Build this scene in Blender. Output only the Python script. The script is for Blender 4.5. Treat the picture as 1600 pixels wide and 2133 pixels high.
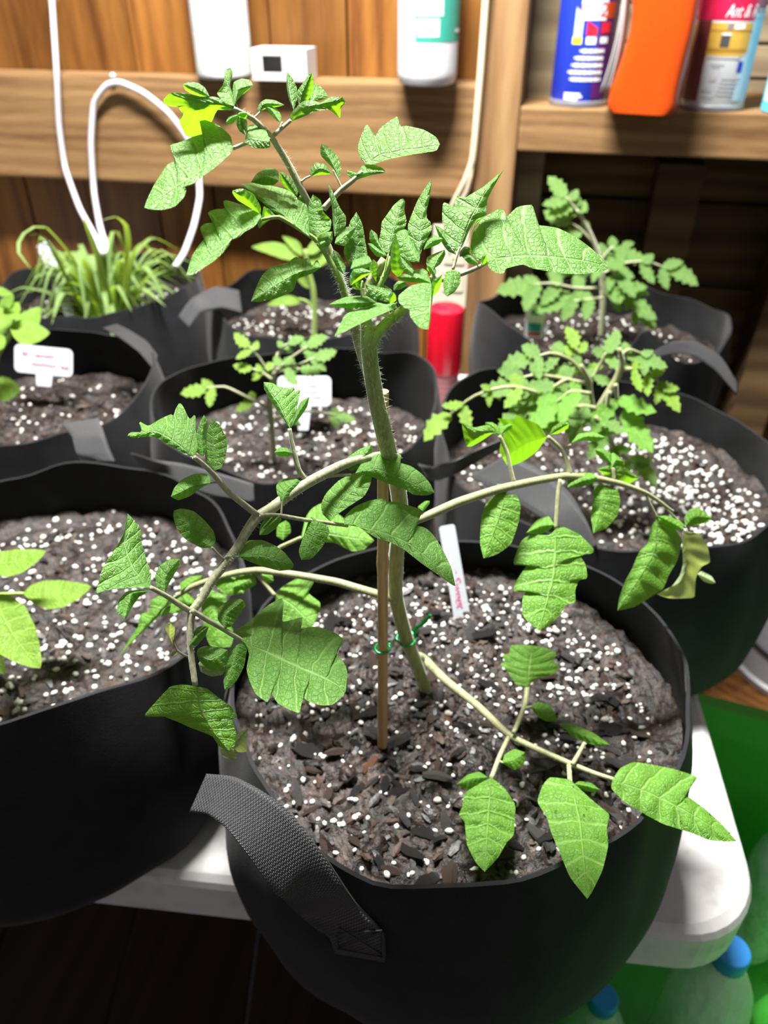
import bpy, bmesh, math, random
from math import sin, cos, pi, radians, sqrt
from mathutils import Vector, noise, Matrix

for o in list(bpy.data.objects):
    bpy.data.objects.remove(o, do_unlink=True)
SC = bpy.context.scene
COL = SC.collection
random.seed(7)

# ---------------------------------------------------------------- camera
CAM_Z = 1.24
PITCH = radians(35.0)
cam_d = bpy.data.cameras.new('camera')
cam_d.sensor_fit = 'HORIZONTAL'
cam_d.sensor_width = 36.0
cam_d.lens = 36.0
cam_d.clip_start = 0.01
cam_d.dof.use_dof = True
cam_d.dof.focus_distance = 0.315
cam_d.dof.aperture_fstop = 14.0
cam = bpy.data.objects.new('camera', cam_d)
cam.location = (0, 0, CAM_Z)
cam.rotation_euler = (pi / 2 - PITCH, 0, 0)
COL.objects.link(cam)
SC.camera = cam

# ---------------------------------------------------------------- world, light, exposure
w = bpy.data.worlds.new('room_air')
SC.world = w
w.use_nodes = True
w.node_tree.nodes['Background'].inputs[0].default_value = (1.0, 0.92, 0.97, 1)
w.node_tree.nodes['Background'].inputs[1].default_value = 0.17

def area_light(name, loc, target, size, power, color, size_y=None):
    ld = bpy.data.lights.new(name, 'AREA')
    ld.shape = 'RECTANGLE' if size_y else 'DISK'
    ld.size = size
    if size_y: ld.size_y = size_y
    ld.energy = power
    ld.color = color
    lo = bpy.data.objects.new(name, ld)
    lo.location = loc
    lo.rotation_euler = (Vector(target) - Vector(loc)).to_track_quat('-Z', 'Y').to_euler()
    COL.objects.link(lo)
    return lo
area_light('grow_lamp', (-0.14, 0.72, 2.10), (-0.14, 0.64, 0.8), 0.46, 84.0, (1.0, 0.98, 0.94), 0.10)
area_light('fill_light', (0.9, -1.4, 2.3), (0.0, 0.5, 0.9), 0.7, 2.0, (1.0, 0.93, 0.84))  # unseen fill added to lift the sides facing the camera

vs = SC.view_settings
vs.view_transform = 'Standard'
vs.look = 'None'
vs.exposure = 0.30
vs.gamma = 1.0
vs.use_curve_mapping = False

# ---------------------------------------------------------------- measuring helpers: a picture point and a distance give a place
CT, ST = cos(PITCH), sin(PITCH)
def ray(px, py):
    xc = (px - 800.0) / 1600.0
    yc = (py - 1066.5) / 1600.0
    return Vector((xc, CT - yc * ST, -(ST + yc * CT)))
def P(px, py, d):
    return Vector((0, 0, CAM_Z)) + ray(px, py) * d
def dF(px, py, f):
    return f / ray(px, py).y
def dZ(px, py, z):
    return (z - CAM_Z) / ray(px, py).z
def atZ(px, py, z):
    return P(px, py, dZ(px, py, z))
def proj(v):
    x, y, z = v[0], v[1], v[2] - CAM_Z
    d = y * CT - z * ST
    return 800 + 1600 * x / d, 1066.5 + 1600 * (-y * ST - z * CT) / d, d
TABLE_Z = 0.72
RIM_Z = 0.885
SOIL_Z = 0.853
WA = radians(12.0)
WW = Vector((cos(WA), -sin(WA), 0))
WM = Vector((sin(WA), cos(WA), 0))
WO = Vector((0, 1.2, 0))
def wall_pt(s, t, z):
    return WO + WW * s + WM * t + Vector((0, 0, z))
def wall_s(px, py, t=0.0):
    r = ray(px, py)
    k = (WO.dot(WM) + t) / r.dot(WM)
    p = r * k
    return (p - WO).dot(WW), CAM_Z + p.z

# ---------------------------------------------------------------- object helpers
def link(o, parent=None):
    COL.objects.link(o)
    if parent is not None:
        o.parent = parent
    return o
def tag(o, label=None, cat=None, group=None, kind=None):
    if label: o['label'] = label
    if cat: o['category'] = cat
    if group: o['group'] = group
    if kind: o['kind'] = kind
    return o
def thing(name, label, cat, group=None, kind=None):
    o = bpy.data.objects.new(name, None)
    o.empty_display_size = 0.02
    COL.objects.link(o)
    return tag(o, label, cat, group, kind)
def mesh_obj(name, verts, faces, mat, parent=None, smooth=False, uvs=None, mats=None, mat_idx=None):
    me = bpy.data.meshes.new(name)
    me.from_pydata([tuple(v) for v in verts], [], faces)
    if uvs is not None:
        ul = me.uv_layers.new(name='UVMap')
        for p in me.polygons:
            for li, vi in zip(p.loop_indices, p.vertices):
                ul.data[li].uv = uvs[vi]
    me.materials.append(mat)
    if mats:
        for m in mats: me.materials.append(m)
    if mat_idx:
        for p, i in zip(me.polygons, mat_idx): p.material_index = i
    if smooth:
        me.polygons.foreach_set('use_smooth', [True] * len(me.polygons))
    me.update()
    o = bpy.data.objects.new(name, me)
    return link(o, parent)
def bm_obj(name, bm, mat, parent=None, smooth=False):
    me = bpy.data.meshes.new(name)
    bmesh.ops.recalc_face_normals(bm, faces=bm.faces[:])
    bm.to_mesh(me); bm.free()
    me.materials.append(mat)
    if smooth:
        me.polygons.foreach_set('use_smooth', [True] * len(me.polygons))
    o = bpy.data.objects.new(name, me)
    return link(o, parent)
def box8(name, c, mat, parent=None, bevel=0.0, seg=2):
    """c: eight corners, bottom ring then top ring"""
    bm = bmesh.new()
    v = [bm.verts.new(p) for p in c]
    for f in ((0, 1, 2, 3), (4, 5, 6, 7), (0, 1, 5, 4), (1, 2, 6, 5), (2, 3, 7, 6), (3, 0, 4, 7)):
        bm.faces.new([v[i] for i in f])
    bmesh.ops.recalc_face_normals(bm, faces=bm.faces[:])
    if bevel:
        bmesh.ops.bevel(bm, geom=bm.edges[:], offset=bevel, segments=seg, affect='EDGES', profile=0.6)
    return bm_obj(name, bm, mat, parent, smooth=False)
def wbox(name, s0, s1, t0, t1, z0, z1, mat, parent=None, bevel=0.0, jit=0.0):
    j = lambda: random.uniform(-jit, jit)
    c = [wall_pt(s0 + j(), t0, z0), wall_pt(s1 + j(), t0, z0), wall_pt(s1 + j(), t1, z0), wall_pt(s0 + j(), t1, z0),
         wall_pt(s0 + j(), t0, z1), wall_pt(s1 + j(), t0, z1), wall_pt(s1 + j(), t1, z1), wall_pt(s0 + j(), t1, z1)]
    return box8(name, c, mat, parent, bevel)
def catmull(pts, n):
    """resample a polyline of tuples (any dimension) smoothly, n samples evenly by length"""
    pts = [tuple(p) for p in pts]
    dim = len(pts[0])
    dense = []
    m = len(pts)
    for i in range(m - 1):
        p0 = pts[max(i - 1, 0)]; p1 = pts[i]; p2 = pts[i + 1]; p3 = pts[min(i + 2, m - 1)]
        for k in range(10):
            t = k / 10.0
            h1, h2, h3, h4 = 2*t**3-3*t*t+1, t**3-2*t*t+t, -2*t**3+3*t*t, t**3-t*t
            dense.append(tuple(h1*p1[a] + h2*0.26*(p2[a]-p0[a]) + h3*p2[a] + h4*0.26*(p3[a]-p1[a]) for a in range(dim)))
    dense.append(pts[-1])
    cum = [0.0]
    for i in range(1, len(dense)):
        cum.append(cum[-1] + sqrt(sum((dense[i][a] - dense[i-1][a])**2 for a in range(min(dim, 3)))) + 1e-9)
    tot = cum[-1]
    out = []; j = 0
    for k in range(n):
        g = tot * k / (n - 1)
        while j < len(cum) - 2 and cum[j + 1] < g: j += 1
        u = (g - cum[j]) / (cum[j + 1] - cum[j])
        u = min(max(u, 0), 1)
        out.append(tuple(dense[j][a] + (dense[j+1][a] - dense[j][a]) * u for a in range(dim)))
    return out
def tube_geo(pts, radii, sides=8, cap=True):
    """pts: world Vectors, returns verts, faces"""
    V = []; F = []
    n = len(pts)
    up = Vector((0.13, 0.21, 0.97)).normalized()
    prev = None
    for i in range(n):
        t = (pts[min(i + 1, n - 1)] - pts[max(i - 1, 0)])
        if t.length < 1e-9: t = Vector((0, 0, 1))
        t.normalize()
        if prev is None:
            a = t.cross(up)
            if a.length < 0.05: a = t.cross(Vector((1, 0, 0)))
        else:
            a = prev - t * prev.dot(t)
        a.normalize(); prev = a.copy()
        b = t.cross(a)
        for k in range(sides):
            q = 2 * pi * k / sides
            V.append(pts[i] + (a * cos(q) + b * sin(q)) * radii[i])
    for i in range(n - 1):
        for k in range(sides):
            k2 = (k + 1) % sides
            F.append((i*sides + k, i*sides + k2, (i+1)*sides + k2, (i+1)*sides + k))
    if cap:
        F.append(tuple(range(sides))[::-1])
        F.append(tuple((n-1)*sides + k for k in range(sides)))
    return V, F
def lathe(name, prof, loc, mat, parent=None, n=40, smooth=True, squash=1.0, rot=0.0, xdir=None, tilt=None):
    V = []; F = []
    for (r, z) in prof:
        for k in range(n):
            a = 2 * pi * k / n
            V.append(Vector((r * cos(a), r * sin(a) * squash, z)))
    m = len(prof)
    for i in range(m - 1):
        for k in range(n):
            k2 = (k + 1) % n
            F.append((i*n + k, i*n + k2, (i+1)*n + k2, (i+1)*n + k))
    F.append(tuple(range(n))[::-1]); F.append(tuple((m-1)*n + k for k in range(n)))
    M = Matrix.Rotation(rot, 4, 'Z')
    if tilt: M = Matrix.Rotation(tilt[0], 4, tilt[1]) @ M
    V = [M @ v + Vector(loc) for v in V]
    o = mesh_obj(name, V, F, mat, parent, smooth)
    if smooth:
        o.data.set_sharp_from_angle(angle=radians(40))
    return o
# ---------------------------------------------------------------- materials
def newmat(name):
    m = bpy.data.materials.new(name); m.use_nodes = True
    nt = m.node_tree
    return m, nt, nt.nodes, nt.links, nt.nodes['Principled BSDF']
def setp(b, col=None, rough=None, spec=None, **k):
    if col is not None: b.inputs['Base Color'].default_value = (*col, 1)
    if rough is not None: b.inputs['Roughness'].default_value = rough
    if spec is not None: b.inputs['Specular IOR Level'].default_value = spec
    for kk, v in k.items():
        b.inputs[kk.replace('_', ' ')].default_value = v
def ramp(N, stops):
    r = N.new('ShaderNodeValToRGB')
    e = r.color_ramp.elements
    while len(e) < len(stops): e.new(0.5)
    for x, (p, c) in zip(e, stops):
        x.position = p; x.color = (*c, 1) if len(c) == 3 else c
    return r
def math_node(N, L, op, a, b=None, c=None):
    n = N.new('ShaderNodeMath'); n.operation = op
    for i, v in enumerate((a, b, c)):
        if v is None: continue
        if isinstance(v, (int, float)): n.inputs[i].default_value = v
        else: L.new(v, n.inputs[i])
    return n.outputs[0]
def plain(name, col, rough=0.5, spec=0.5, bump=0.0, bscale=200, **k):
    m, nt, N, L, b = newmat(name)
    setp(b, col, rough, spec, **k)
    tc = N.new('ShaderNodeTexCoord')
    nz = N.new('ShaderNodeTexNoise'); nz.inputs['Scale'].default_value = bscale
    L.new(tc.outputs['Object'], nz.inputs['Vector'])
    mx = N.new('ShaderNodeMix'); mx.data_type = 'RGBA'; mx.blend_type = 'MULTIPLY'
    mx.inputs[0].default_value = 0.25
    mx.inputs[6].default_value = (*col, 1)
    L.new(nz.outputs['Color'], mx.inputs[7])
    L.new(mx.outputs[2], b.inputs['Base Color'])
    if bump:
        bp = N.new('ShaderNodeBump'); bp.inputs['Strength'].default_value = bump; bp.inputs['Distance'].default_value = 0.001
        L.new(nz.outputs['Fac'], bp.inputs['Height']); L.new(bp.outputs[0], b.inputs['Normal'])
    return m

def leaf_mat(name, top, top2, vein, trans, tfac=0.45, rough=0.42, sheen=0.35, bump=0.8):
    m, nt, N, L, b = newmat(name)
    uv = N.new('ShaderNodeUVMap')
    sep = N.new('ShaderNodeSeparateXYZ'); L.new(uv.outputs[0], sep.inputs[0])
    u, v = sep.outputs[0], sep.outputs[1]
    va = math_node(N, L, 'ABSOLUTE', v)
    tc = N.new('ShaderNodeTexCoord')
    nz = N.new('ShaderNodeTexNoise'); nz.inputs['Scale'].default_value = 130; nz.inputs['Detail'].default_value = 3
    L.new(tc.outputs['Object'], nz.inputs['Vector'])
    fine = N.new('ShaderNodeTexVoronoi'); fine.inputs['Scale'].default_value = 420; fine.feature = 'DISTANCE_TO_EDGE'
    L.new(tc.outputs['Object'], fine.inputs['Vector'])
    hairs = N.new('ShaderNodeTexNoise'); hairs.inputs['Scale'].default_value = 2600; hairs.inputs['Detail'].default_value = 1
    L.new(tc.outputs['Object'], hairs.inputs['Vector'])
    wob = math_node(N, L, 'MULTIPLY', math_node(N, L, 'SUBTRACT', nz.outputs['Fac'], 0.5), 0.06)
    # side veins
    ph = math_node(N, L, 'MULTIPLY', math_node(N, L, 'ADD', u, wob), 7.0)
    ph = math_node(N, L, 'SUBTRACT', ph, math_node(N, L, 'MULTIPLY', va, 0.7))
    fr = math_node(N, L, 'FRACT', ph)
    dv = math_node(N, L, 'ABSOLUTE', math_node(N, L, 'SUBTRACT', fr, 0.5))      # 0 at vein
    vl = N.new('ShaderNodeMapRange'); vl.inputs[1].default_value = 0.02; vl.inputs[2].default_value = 0.11; vl.inputs[3].default_value = 1; vl.inputs[4].default_value = 0
    L.new(dv, vl.inputs[0])
    ml = N.new('ShaderNodeMapRange'); ml.inputs[1].default_value = 0.015; ml.inputs[2].default_value = 0.06; ml.inputs[3].default_value = 1; ml.inputs[4].default_value = 0
    L.new(va, ml.inputs[0])
    fl = N.new('ShaderNodeMapRange'); fl.inputs[1].default_value = 0.0; fl.inputs[2].default_value = 0.12; fl.inputs[3].default_value = 0.45; fl.inputs[4].default_value = 0
    L.new(fine.outputs['Distance'], fl.inputs[0])
    vm = math_node(N, L, 'MAXIMUM', math_node(N, L, 'MULTIPLY', vl.outputs[0], 0.9), ml.outputs[0])
    vm = math_node(N, L, 'MAXIMUM', vm, fl.outputs[0])
    c1 = ramp(N, [(0.3, top), (0.7, top2)]); L.new(nz.outputs['Fac'], c1.inputs[0])
    mx = N.new('ShaderNodeMix'); mx.data_type = 'RGBA'
    L.new(math_node(N, L, 'MULTIPLY', vm, 0.75), mx.inputs[0]); L.new(c1.outputs[0], mx.inputs[6]); mx.inputs[7].default_value = (*vein, 1)
    # short pale hairs
    hm = N.new('ShaderNodeMapRange'); hm.inputs[1].default_value = 0.62; hm.inputs[2].default_value = 0.72; hm.inputs[3].default_value = 0; hm.inputs[4].default_value = 0.22
    L.new(hairs.outputs['Fac'], hm.inputs[0])
    mh = N.new('ShaderNodeMix'); mh.data_type = 'RGBA'
    L.new(hm.outputs[0], mh.inputs[0]); L.new(mx.outputs[2], mh.inputs[6]); mh.inputs[7].default_value = (0.55, 0.62, 0.45, 1)
    L.new(mh.outputs[2], b.inputs['Base Color'])
    setp(b, None, rough, 0.45)
    b.inputs['Sheen Weight'].default_value = sheen
    b.inputs['Sheen Tint'].default_value = (0.85, 1.0, 0.85, 1)
    b.inputs['Sheen Roughness'].default_value = 0.4
    hgt = math_node(N, L, 'ADD', math_node(N, L, 'MULTIPLY', vm, -0.6), math_node(N, L, 'MULTIPLY', hairs.outputs['Fac'], 0.35))
    bp = N.new('ShaderNodeBump'); bp.inputs['Strength'].default_value = bump; bp.inputs['Distance'].default_value = 0.0011
    L.new(hgt, bp.inputs['Height']); L.new(bp.outputs[0], b.inputs['Normal'])
    tr = N.new('ShaderNodeBsdfTranslucent')
    tm = N.new('ShaderNodeMix'); tm.data_type = 'RGBA'
    L.new(math_node(N, L, 'MULTIPLY', vm, 0.55), tm.inputs[0]); tm.inputs[6].default_value = (*trans, 1)
    tm.inputs[7].default_value = (trans[0]*0.75, trans[1]*0.55, trans[2]*0.8, 1)
    L.new(tm.outputs[2], tr.inputs['Color'])
    ms = N.new('ShaderNodeMixShader'); ms.inputs[0].default_value = tfac
    L.new(b.outputs[0], ms.inputs[1]); L.new(tr.outputs[0], ms.inputs[2])
    L.new(ms.outputs[0], N['Material Output'].inputs['Surface'])
    return m
M_LEAF = leaf_mat('tomato_leaf', (0.066, 0.20, 0.016), (0.11, 0.285, 0.030), (0.24, 0.44, 0.12), (0.175, 0.44, 0.006), 0.48, 0.36, 0.15)
M_LEAF2 = leaf_mat('tomato_leaf_low', (0.085, 0.245, 0.014), (0.13, 0.33, 0.024), (0.24, 0.45, 0.09), (0.175, 0.43, 0.006), 0.47, 0.33, 0.05)
M_PALE = leaf_mat('leaf_underside', (0.22, 0.33, 0.14), (0.28, 0.38, 0.17), (0.40, 0.48, 0.26), (0.5, 0.62, 0.12), 0.35)
M_LIME = leaf_mat('pepper_leaf', (0.11, 0.235, 0.012), (0.16, 0.30, 0.018), (0.23, 0.38, 0.06), (0.24, 0.42, 0.012), 0.42, 0.28, 0.0)
M_BACK = leaf_mat('tomato_leaf_back', (0.065, 0.175, 0.022), (0.11, 0.245, 0.032), (0.22, 0.36, 0.09), (0.26, 0.48, 0.015), 0.45)
M_BLADE = leaf_mat('strap_leaf', (0.13, 0.24, 0.05), (0.18, 0.30, 0.065), (0.36, 0.46, 0.20), (0.28, 0.45, 0.03), 0.4, 0.4, 0.1)

def stem_mat(name, c1, c2):
    m, nt, N, L, b = newmat(name)
    tc = N.new('ShaderNodeTexCoord')
    mp = N.new('ShaderNodeMapping'); mp.inputs['Scale'].default_value = (700, 700, 60)
    L.new(tc.outputs['Object'], mp.inputs[0])
    nz = N.new('ShaderNodeTexNoise'); nz.inputs['Scale'].default_value = 1.0; nz.inputs['Detail'].default_value = 4
    L.new(mp.outputs[0], nz.inputs['Vector'])
    r = ramp(N, [(0.35, c1), (0.68, c2)]); L.new(nz.outputs['Fac'], r.inputs[0]); L.new(r.outputs[0], b.inputs['Base Color'])
    setp(b, None, 0.5, 0.35, Subsurface_Weight=0.08)
    b.inputs['Subsurface Radius'].default_value = (0.002, 0.003, 0.001)
    b.inputs['Sheen Weight'].default_value = 0.5
    b.inputs['Sheen Roughness'].default_value = 0.35
    bp = N.new('ShaderNodeBump'); bp.inputs['Strength'].default_value = 0.35; bp.inputs['Distance'].default_value = 0.0005
    L.new(nz.outputs['Fac'], bp.inputs['Height']); L.new(bp.outputs[0], b.inputs['Normal'])
    return m
M_STEM = stem_mat('tomato_stem', (0.20, 0.23, 0.07), (0.32, 0.35, 0.14))
M_STALK = stem_mat('leaf_stalk', (0.22, 0.23, 0.13), (0.36, 0.36, 0.23))
M_STALK2 = stem_mat('leaf_stalk_low', (0.20, 0.215, 0.095), (0.29, 0.30, 0.16))
M_STALKG = stem_mat('green_stalk', (0.18, 0.30, 0.05), (0.28, 0.40, 0.09))
M_HAIR = plain('stem_hair', (0.75, 0.78, 0.66), 0.5, 0.3)

def wood_mat(name, c1, c2, c3, grain='Z', scale=1.0, rough=0.6, contrast=1.0, rnd=0.25):
    m, nt, N, L, b = newmat(name)
    tc = N.new('ShaderNodeTexCoord')
    oi = N.new('ShaderNodeObjectInfo')
    mp = N.new('ShaderNodeMapping')
    sc = {'X': (1.5, 16, 16), 'Y': (16, 1.5, 16), 'Z': (16, 16, 1.5)}[grain]
    mp.inputs['Scale'].default_value = tuple(v * scale for v in sc)
    rz = N.new('ShaderNodeMapping'); rz.inputs['Rotation'].default_value = (0, 0, WA)
    L.new(tc.outputs['Object'], rz.inputs[0])
    ad = N.new('ShaderNodeVectorMath'); ad.operation = 'ADD'
    cx = N.new('ShaderNodeCombineXYZ')
    k = math_node(N, L, 'MULTIPLY', oi.outputs['Random'], 7.0)
    for i in range(3): L.new(k, cx.inputs[i])
    L.new(rz.outputs[0], ad.inputs[0]); L.new(cx.outputs[0], ad.inputs[1])
    L.new(ad.outputs[0], mp.inputs[0])
    n1 = N.new('ShaderNodeTexNoise'); n1.inputs['Scale'].default_value = 1.2; n1.inputs['Detail'].default_value = 3; n1.inputs['Distortion'].default_value = 0.8
    L.new(mp.outputs[0], n1.inputs['Vector'])
    wv = N.new('ShaderNodeTexWave'); wv.wave_type = 'RINGS'; wv.rings_direction = grain
    wv.inputs['Scale'].default_value = 0.9; wv.inputs['Distortion'].default_value = 7.0; wv.inputs['Detail'].default_value = 3; wv.inputs['Detail Scale'].default_value = 0.8
    L.new(mp.outputs[0], wv.inputs['Vector'])
    n2 = N.new('ShaderNodeTexNoise'); n2.inputs['Scale'].default_value = 14; n2.inputs['Detail'].default_value = 4
    L.new(mp.outputs[0], n2.inputs['Vector'])
    s = math_node(N, L, 'ADD', math_node(N, L, 'MULTIPLY', n1.outputs['Fac'], 0.55), math_node(N, L, 'MULTIPLY', wv.outputs['Fac'], 0.3 * contrast))
    s = math_node(N, L, 'ADD', s, math_node(N, L, 'MULTIPLY', n2.outputs['Fac'], 0.22))
    r = ramp(N, [(0.28, c1), (0.52, c2), (0.78, c3)]); L.new(s, r.inputs[0])
    hs = N.new('ShaderNodeHueSaturation')
    L.new(math_node(N, L, 'ADD', math_node(N, L, 'MULTIPLY', oi.outputs['Random'], rnd * 2), 1.0 - rnd), hs.inputs['Value'])
    L.new(r.outputs[0], hs.inputs['Color']); L.new(hs.outputs[0], b.inputs['Base Color'])
    setp(b, None, rough, 0.3)
    bp = N.new('ShaderNodeBump'); bp.inputs['Strength'].default_value = 0.5; bp.inputs['Distance'].default_value = 0.002
    L.new(s, bp.inputs['Height']); L.new(bp.outputs[0], b.inputs['Normal'])
    return m
M_CEDAR = wood_mat('cedar_plank', (0.085, 0.028, 0.006), (0.20, 0.082, 0.017), (0.285, 0.135, 0.033), 'Z', 1.25, 0.42, 0.5, 0.3)
M_BEAM = wood_mat('rough_sawn_beam', (0.11, 0.055, 0.02), (0.215, 0.12, 0.048), (0.32, 0.195, 0.09), 'X', 1.7, 0.7, 0.4, 0.06)
M_POST = wood_mat('rough_sawn_post', (0.11, 0.055, 0.02), (0.22, 0.12, 0.048), (0.31, 0.19, 0.085), 'Z', 1.3, 0.7, 1.0, 0.05)
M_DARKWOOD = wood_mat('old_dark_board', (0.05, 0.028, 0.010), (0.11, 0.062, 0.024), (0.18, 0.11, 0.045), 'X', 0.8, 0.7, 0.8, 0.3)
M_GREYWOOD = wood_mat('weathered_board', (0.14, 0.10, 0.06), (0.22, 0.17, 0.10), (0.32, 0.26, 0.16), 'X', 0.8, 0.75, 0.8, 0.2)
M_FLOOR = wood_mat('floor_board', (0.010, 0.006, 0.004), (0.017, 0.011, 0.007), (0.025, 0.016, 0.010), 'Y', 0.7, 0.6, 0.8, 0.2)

def fabric_mat(name, c1, c2, weave=False):
    m, nt, N, L, b = newmat(name)
    tc = N.new('ShaderNodeTexCoord')
    n1 = N.new('ShaderNodeTexNoise'); n1.inputs['Scale'].default_value = 60; n1.inputs['Detail'].default_value = 5
    n2 = N.new('ShaderNodeTexNoise'); n2.inputs['Scale'].default_value = 900; n2.inputs['Detail'].default_value = 3
    L.new(tc.outputs['Object'], n1.inputs['Vector']); L.new(tc.outputs['Object'], n2.inputs['Vector'])
    s = math_node(N, L, 'ADD', math_node(N, L, 'MULTIPLY', n1.outputs['Fac'], 0.6), math_node(N, L, 'MULTIPLY', n2.outputs['Fac'], 0.4))
    r = ramp(N, [(0.35, c1), (0.68, c2)]); L.new(s, r.inputs[0]); L.new(r.outputs[0], b.inputs['Base Color'])
    setp(b, None, 0.8, 0.25)
    b.inputs['Sheen Weight'].default_value = 0.05; b.inputs['Sheen Roughness'].default_value = 0.5
    bp = N.new('ShaderNodeBump'); bp.inputs['Strength'].default_value = 0.35; bp.inputs['Distance'].default_value = 0.0008
    if weave:
        uv = N.new('ShaderNodeUVMap'); sep = N.new('ShaderNodeSeparateXYZ'); L.new(uv.outputs[0], sep.inputs[0])
        a = math_node(N, L, 'MULTIPLY', sep.outputs[0], 2 * pi)
        c = math_node(N, L, 'MULTIPLY', sep.outputs[1], 2 * pi)
        sa = math_node(N, L, 'SINE', a); sc_ = math_node(N, L, 'SINE', math_node(N, L, 'ADD', c, math_node(N, L, 'MULTIPLY', math_node(N, L, 'ROUND', sep.outputs[0]), pi)))
        wv = math_node(N, L, 'MULTIPLY', math_node(N, L, 'ABSOLUTE', sa), math_node(N, L, 'ADD', math_node(N, L, 'MULTIPLY', sc_, 0.5), 0.5))
        r2 = ramp(N, [(0.05, c1), (0.8, c2)]); L.new(math_node(N, L, 'ADD', wv, math_node(N, L, 'MULTIPLY', math_node(N, L, 'SUBTRACT', n2.outputs['Fac'], 0.5), 0.7)), r2.inputs[0])
        L.new(r2.outputs[0], b.inputs['Base Color'])
        L.new(wv, bp.inputs['Height']); bp.inputs['Strength'].default_value = 0.9; bp.inputs['Distance'].default_value = 0.0007
        setp(b, None, 0.42, 0.5)
    else:
        L.new(s, bp.inputs['Height'])
    L.new(bp.outputs[0], b.inputs['Normal'])
    return m
M_FELT = fabric_mat('black_felt', (0.0018, 0.002, 0.0025), (0.0068, 0.0077, 0.0102))
M_WEB = fabric_mat('black_webbing', (0.005, 0.005, 0.006), (0.085, 0.087, 0.096), True)
M_THREAD = plain('black_thread', (0.02, 0.02, 0.022), 0.6)

def soil_mat():
    m, nt, N, L, b = newmat('potting_soil')
    tc = N.new('ShaderNodeTexCoord')
    n1 = N.new('ShaderNodeTexNoise'); n1.inputs['Scale'].default_value = 55; n1.inputs['Detail'].default_value = 6; n1.inputs['Roughness'].default_value = 0.7
    n2 = N.new('ShaderNodeTexVoronoi'); n2.inputs['Scale'].default_value = 330
    L.new(tc.outputs['Object'], n1.inputs['Vector']); L.new(tc.outputs['Object'], n2.inputs['Vector'])
    r = ramp(N, [(0.37, (0.004, 0.0024, 0.0018)), (0.52, (0.012, 0.0072, 0.0055)), (0.63, (0.036, 0.023, 0.018)), (0.80, (0.078, 0.054, 0.045))])
    sep = N.new('ShaderNodeSeparateColor'); L.new(n2.outputs['Color'], sep.inputs[0])
    s = math_node(N, L, 'ADD', math_node(N, L, 'MULTIPLY', n1.outputs['Fac'], 0.72), math_node(N, L, 'MULTIPLY', sep.outputs[0], 0.28))
    L.new(s, r.inputs[0]); L.new(r.outputs[0], b.inputs['Base Color'])
    setp(b, None, 0.5, 0.32)
    bp = N.new('ShaderNodeBump'); bp.inputs['Strength'].default_value = 1.0; bp.inputs['Distance'].default_value = 0.005
    L.new(s, bp.inputs['Height']); L.new(bp.outputs[0], b.inputs['Normal'])
    return m
M_SOIL = soil_mat()
M_PERL = plain('perlite', (0.66, 0.65, 0.61), 0.7, 0.3, 0.4, 700)
M_BARK = [plain('bark_brown', (0.05, 0.030, 0.021), 0.65, 0.35, 0.8, 300), plain('bark_grey', (0.055, 0.05, 0.05), 0.55, 0.45, 0.8, 300),
          plain('bark_black', (0.014, 0.012, 0.012), 0.5, 0.5, 0.8, 300), plain('bark_red', (0.13, 0.055, 0.026), 0.65, 0.35, 0.8, 300)]
M_BAMBOO = wood_mat('bamboo', (0.36, 0.20, 0.08), (0.55, 0.35, 0.15), (0.68, 0.48, 0.25), 'Z', 6.0, 0.45, 0.6, 0.0)
M_WHITEPL = plain('white_plastic', (0.60, 0.62, 0.65), 0.35, 0.5)
M_PAPER = plain('tissue_paper', (0.62, 0.63, 0.62), 0.9, 0.2, 0.6, 90)
M_CARD = plain('white_card', (0.58, 0.57, 0.57), 0.55, 0.4)
M_PINK = plain('pink_marker', (0.48, 0.05, 0.18), 0.6)
M_FADED = plain('faded_marker', (0.42, 0.16, 0.24), 0.6)
M_GREYINK = plain('grey_ink', (0.45, 0.46, 0.48), 0.6)
M_INK = plain('black_ink', (0.05, 0.05, 0.055), 0.6)
M_TUBE = plain('white_hose', (0.55, 0.55, 0.60), 0.3, 0.5)
M_CREAM = plain('cream_cable', (0.72, 0.60, 0.42), 0.45)
M_BEIGE = plain('beige_plastic', (0.60, 0.55, 0.44), 0.4)
M_TEAL = plain('teal_print', (0.035, 0.34, 0.25), 0.4)
M_LABELW = plain('white_print', (0.80, 0.82, 0.84), 0.4)
M_BLUE = plain('blue_paint', (0.014, 0.035, 0.40), 0.28, 0.6)
M_PURPLE = plain('purple_paint', (0.09, 0.015, 0.13), 0.28, 0.6)
M_REDP = plain('red_paint', (0.62, 0.015, 0.03), 0.3, 0.6)
M_CRIM = plain('crimson_paint', (0.50, 0.010, 0.055), 0.3, 0.6)
M_GOLD = plain('gold_print', (0.55, 0.33, 0.05), 0.35)
M_GOLD2 = plain('brown_gold_print', (0.36, 0.19, 0.03), 0.35)
M_YELLOW = plain('yellow_print', (0.85, 0.80, 0.03), 0.4)
M_ORANGE = plain('orange_plastic', (0.48, 0.055, 0.003), 0.25, 0.5)
M_MAROON = plain('maroon_shade', (0.16, 0.03, 0.025), 0.35)  # painted tone for the insect can's shadow side
M_CYAN = plain('cyan_paint', (0.10, 0.62, 0.80), 0.35)
M_SKYPR = plain('pale_blue_print', (0.45, 0.65, 0.78), 0.35)
M_STEEL = plain('grey_steel', (0.45, 0.45, 0.48), 0.35, 0.5, Metallic=0.7)
M_REDCUP = plain('red_plastic', (0.70, 0.006, 0.025), 0.25, 0.6)
M_PINKPL = plain('pink_ribbed_plastic', (0.45, 0.16, 0.17), 0.4)
M_GREENPL = plain('green_plastic', (0.065, 0.42, 0.045), 0.3, 0.5)
M_GREYPL = plain('grey_bucket_plastic', (0.36, 0.355, 0.38), 0.4)
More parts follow.
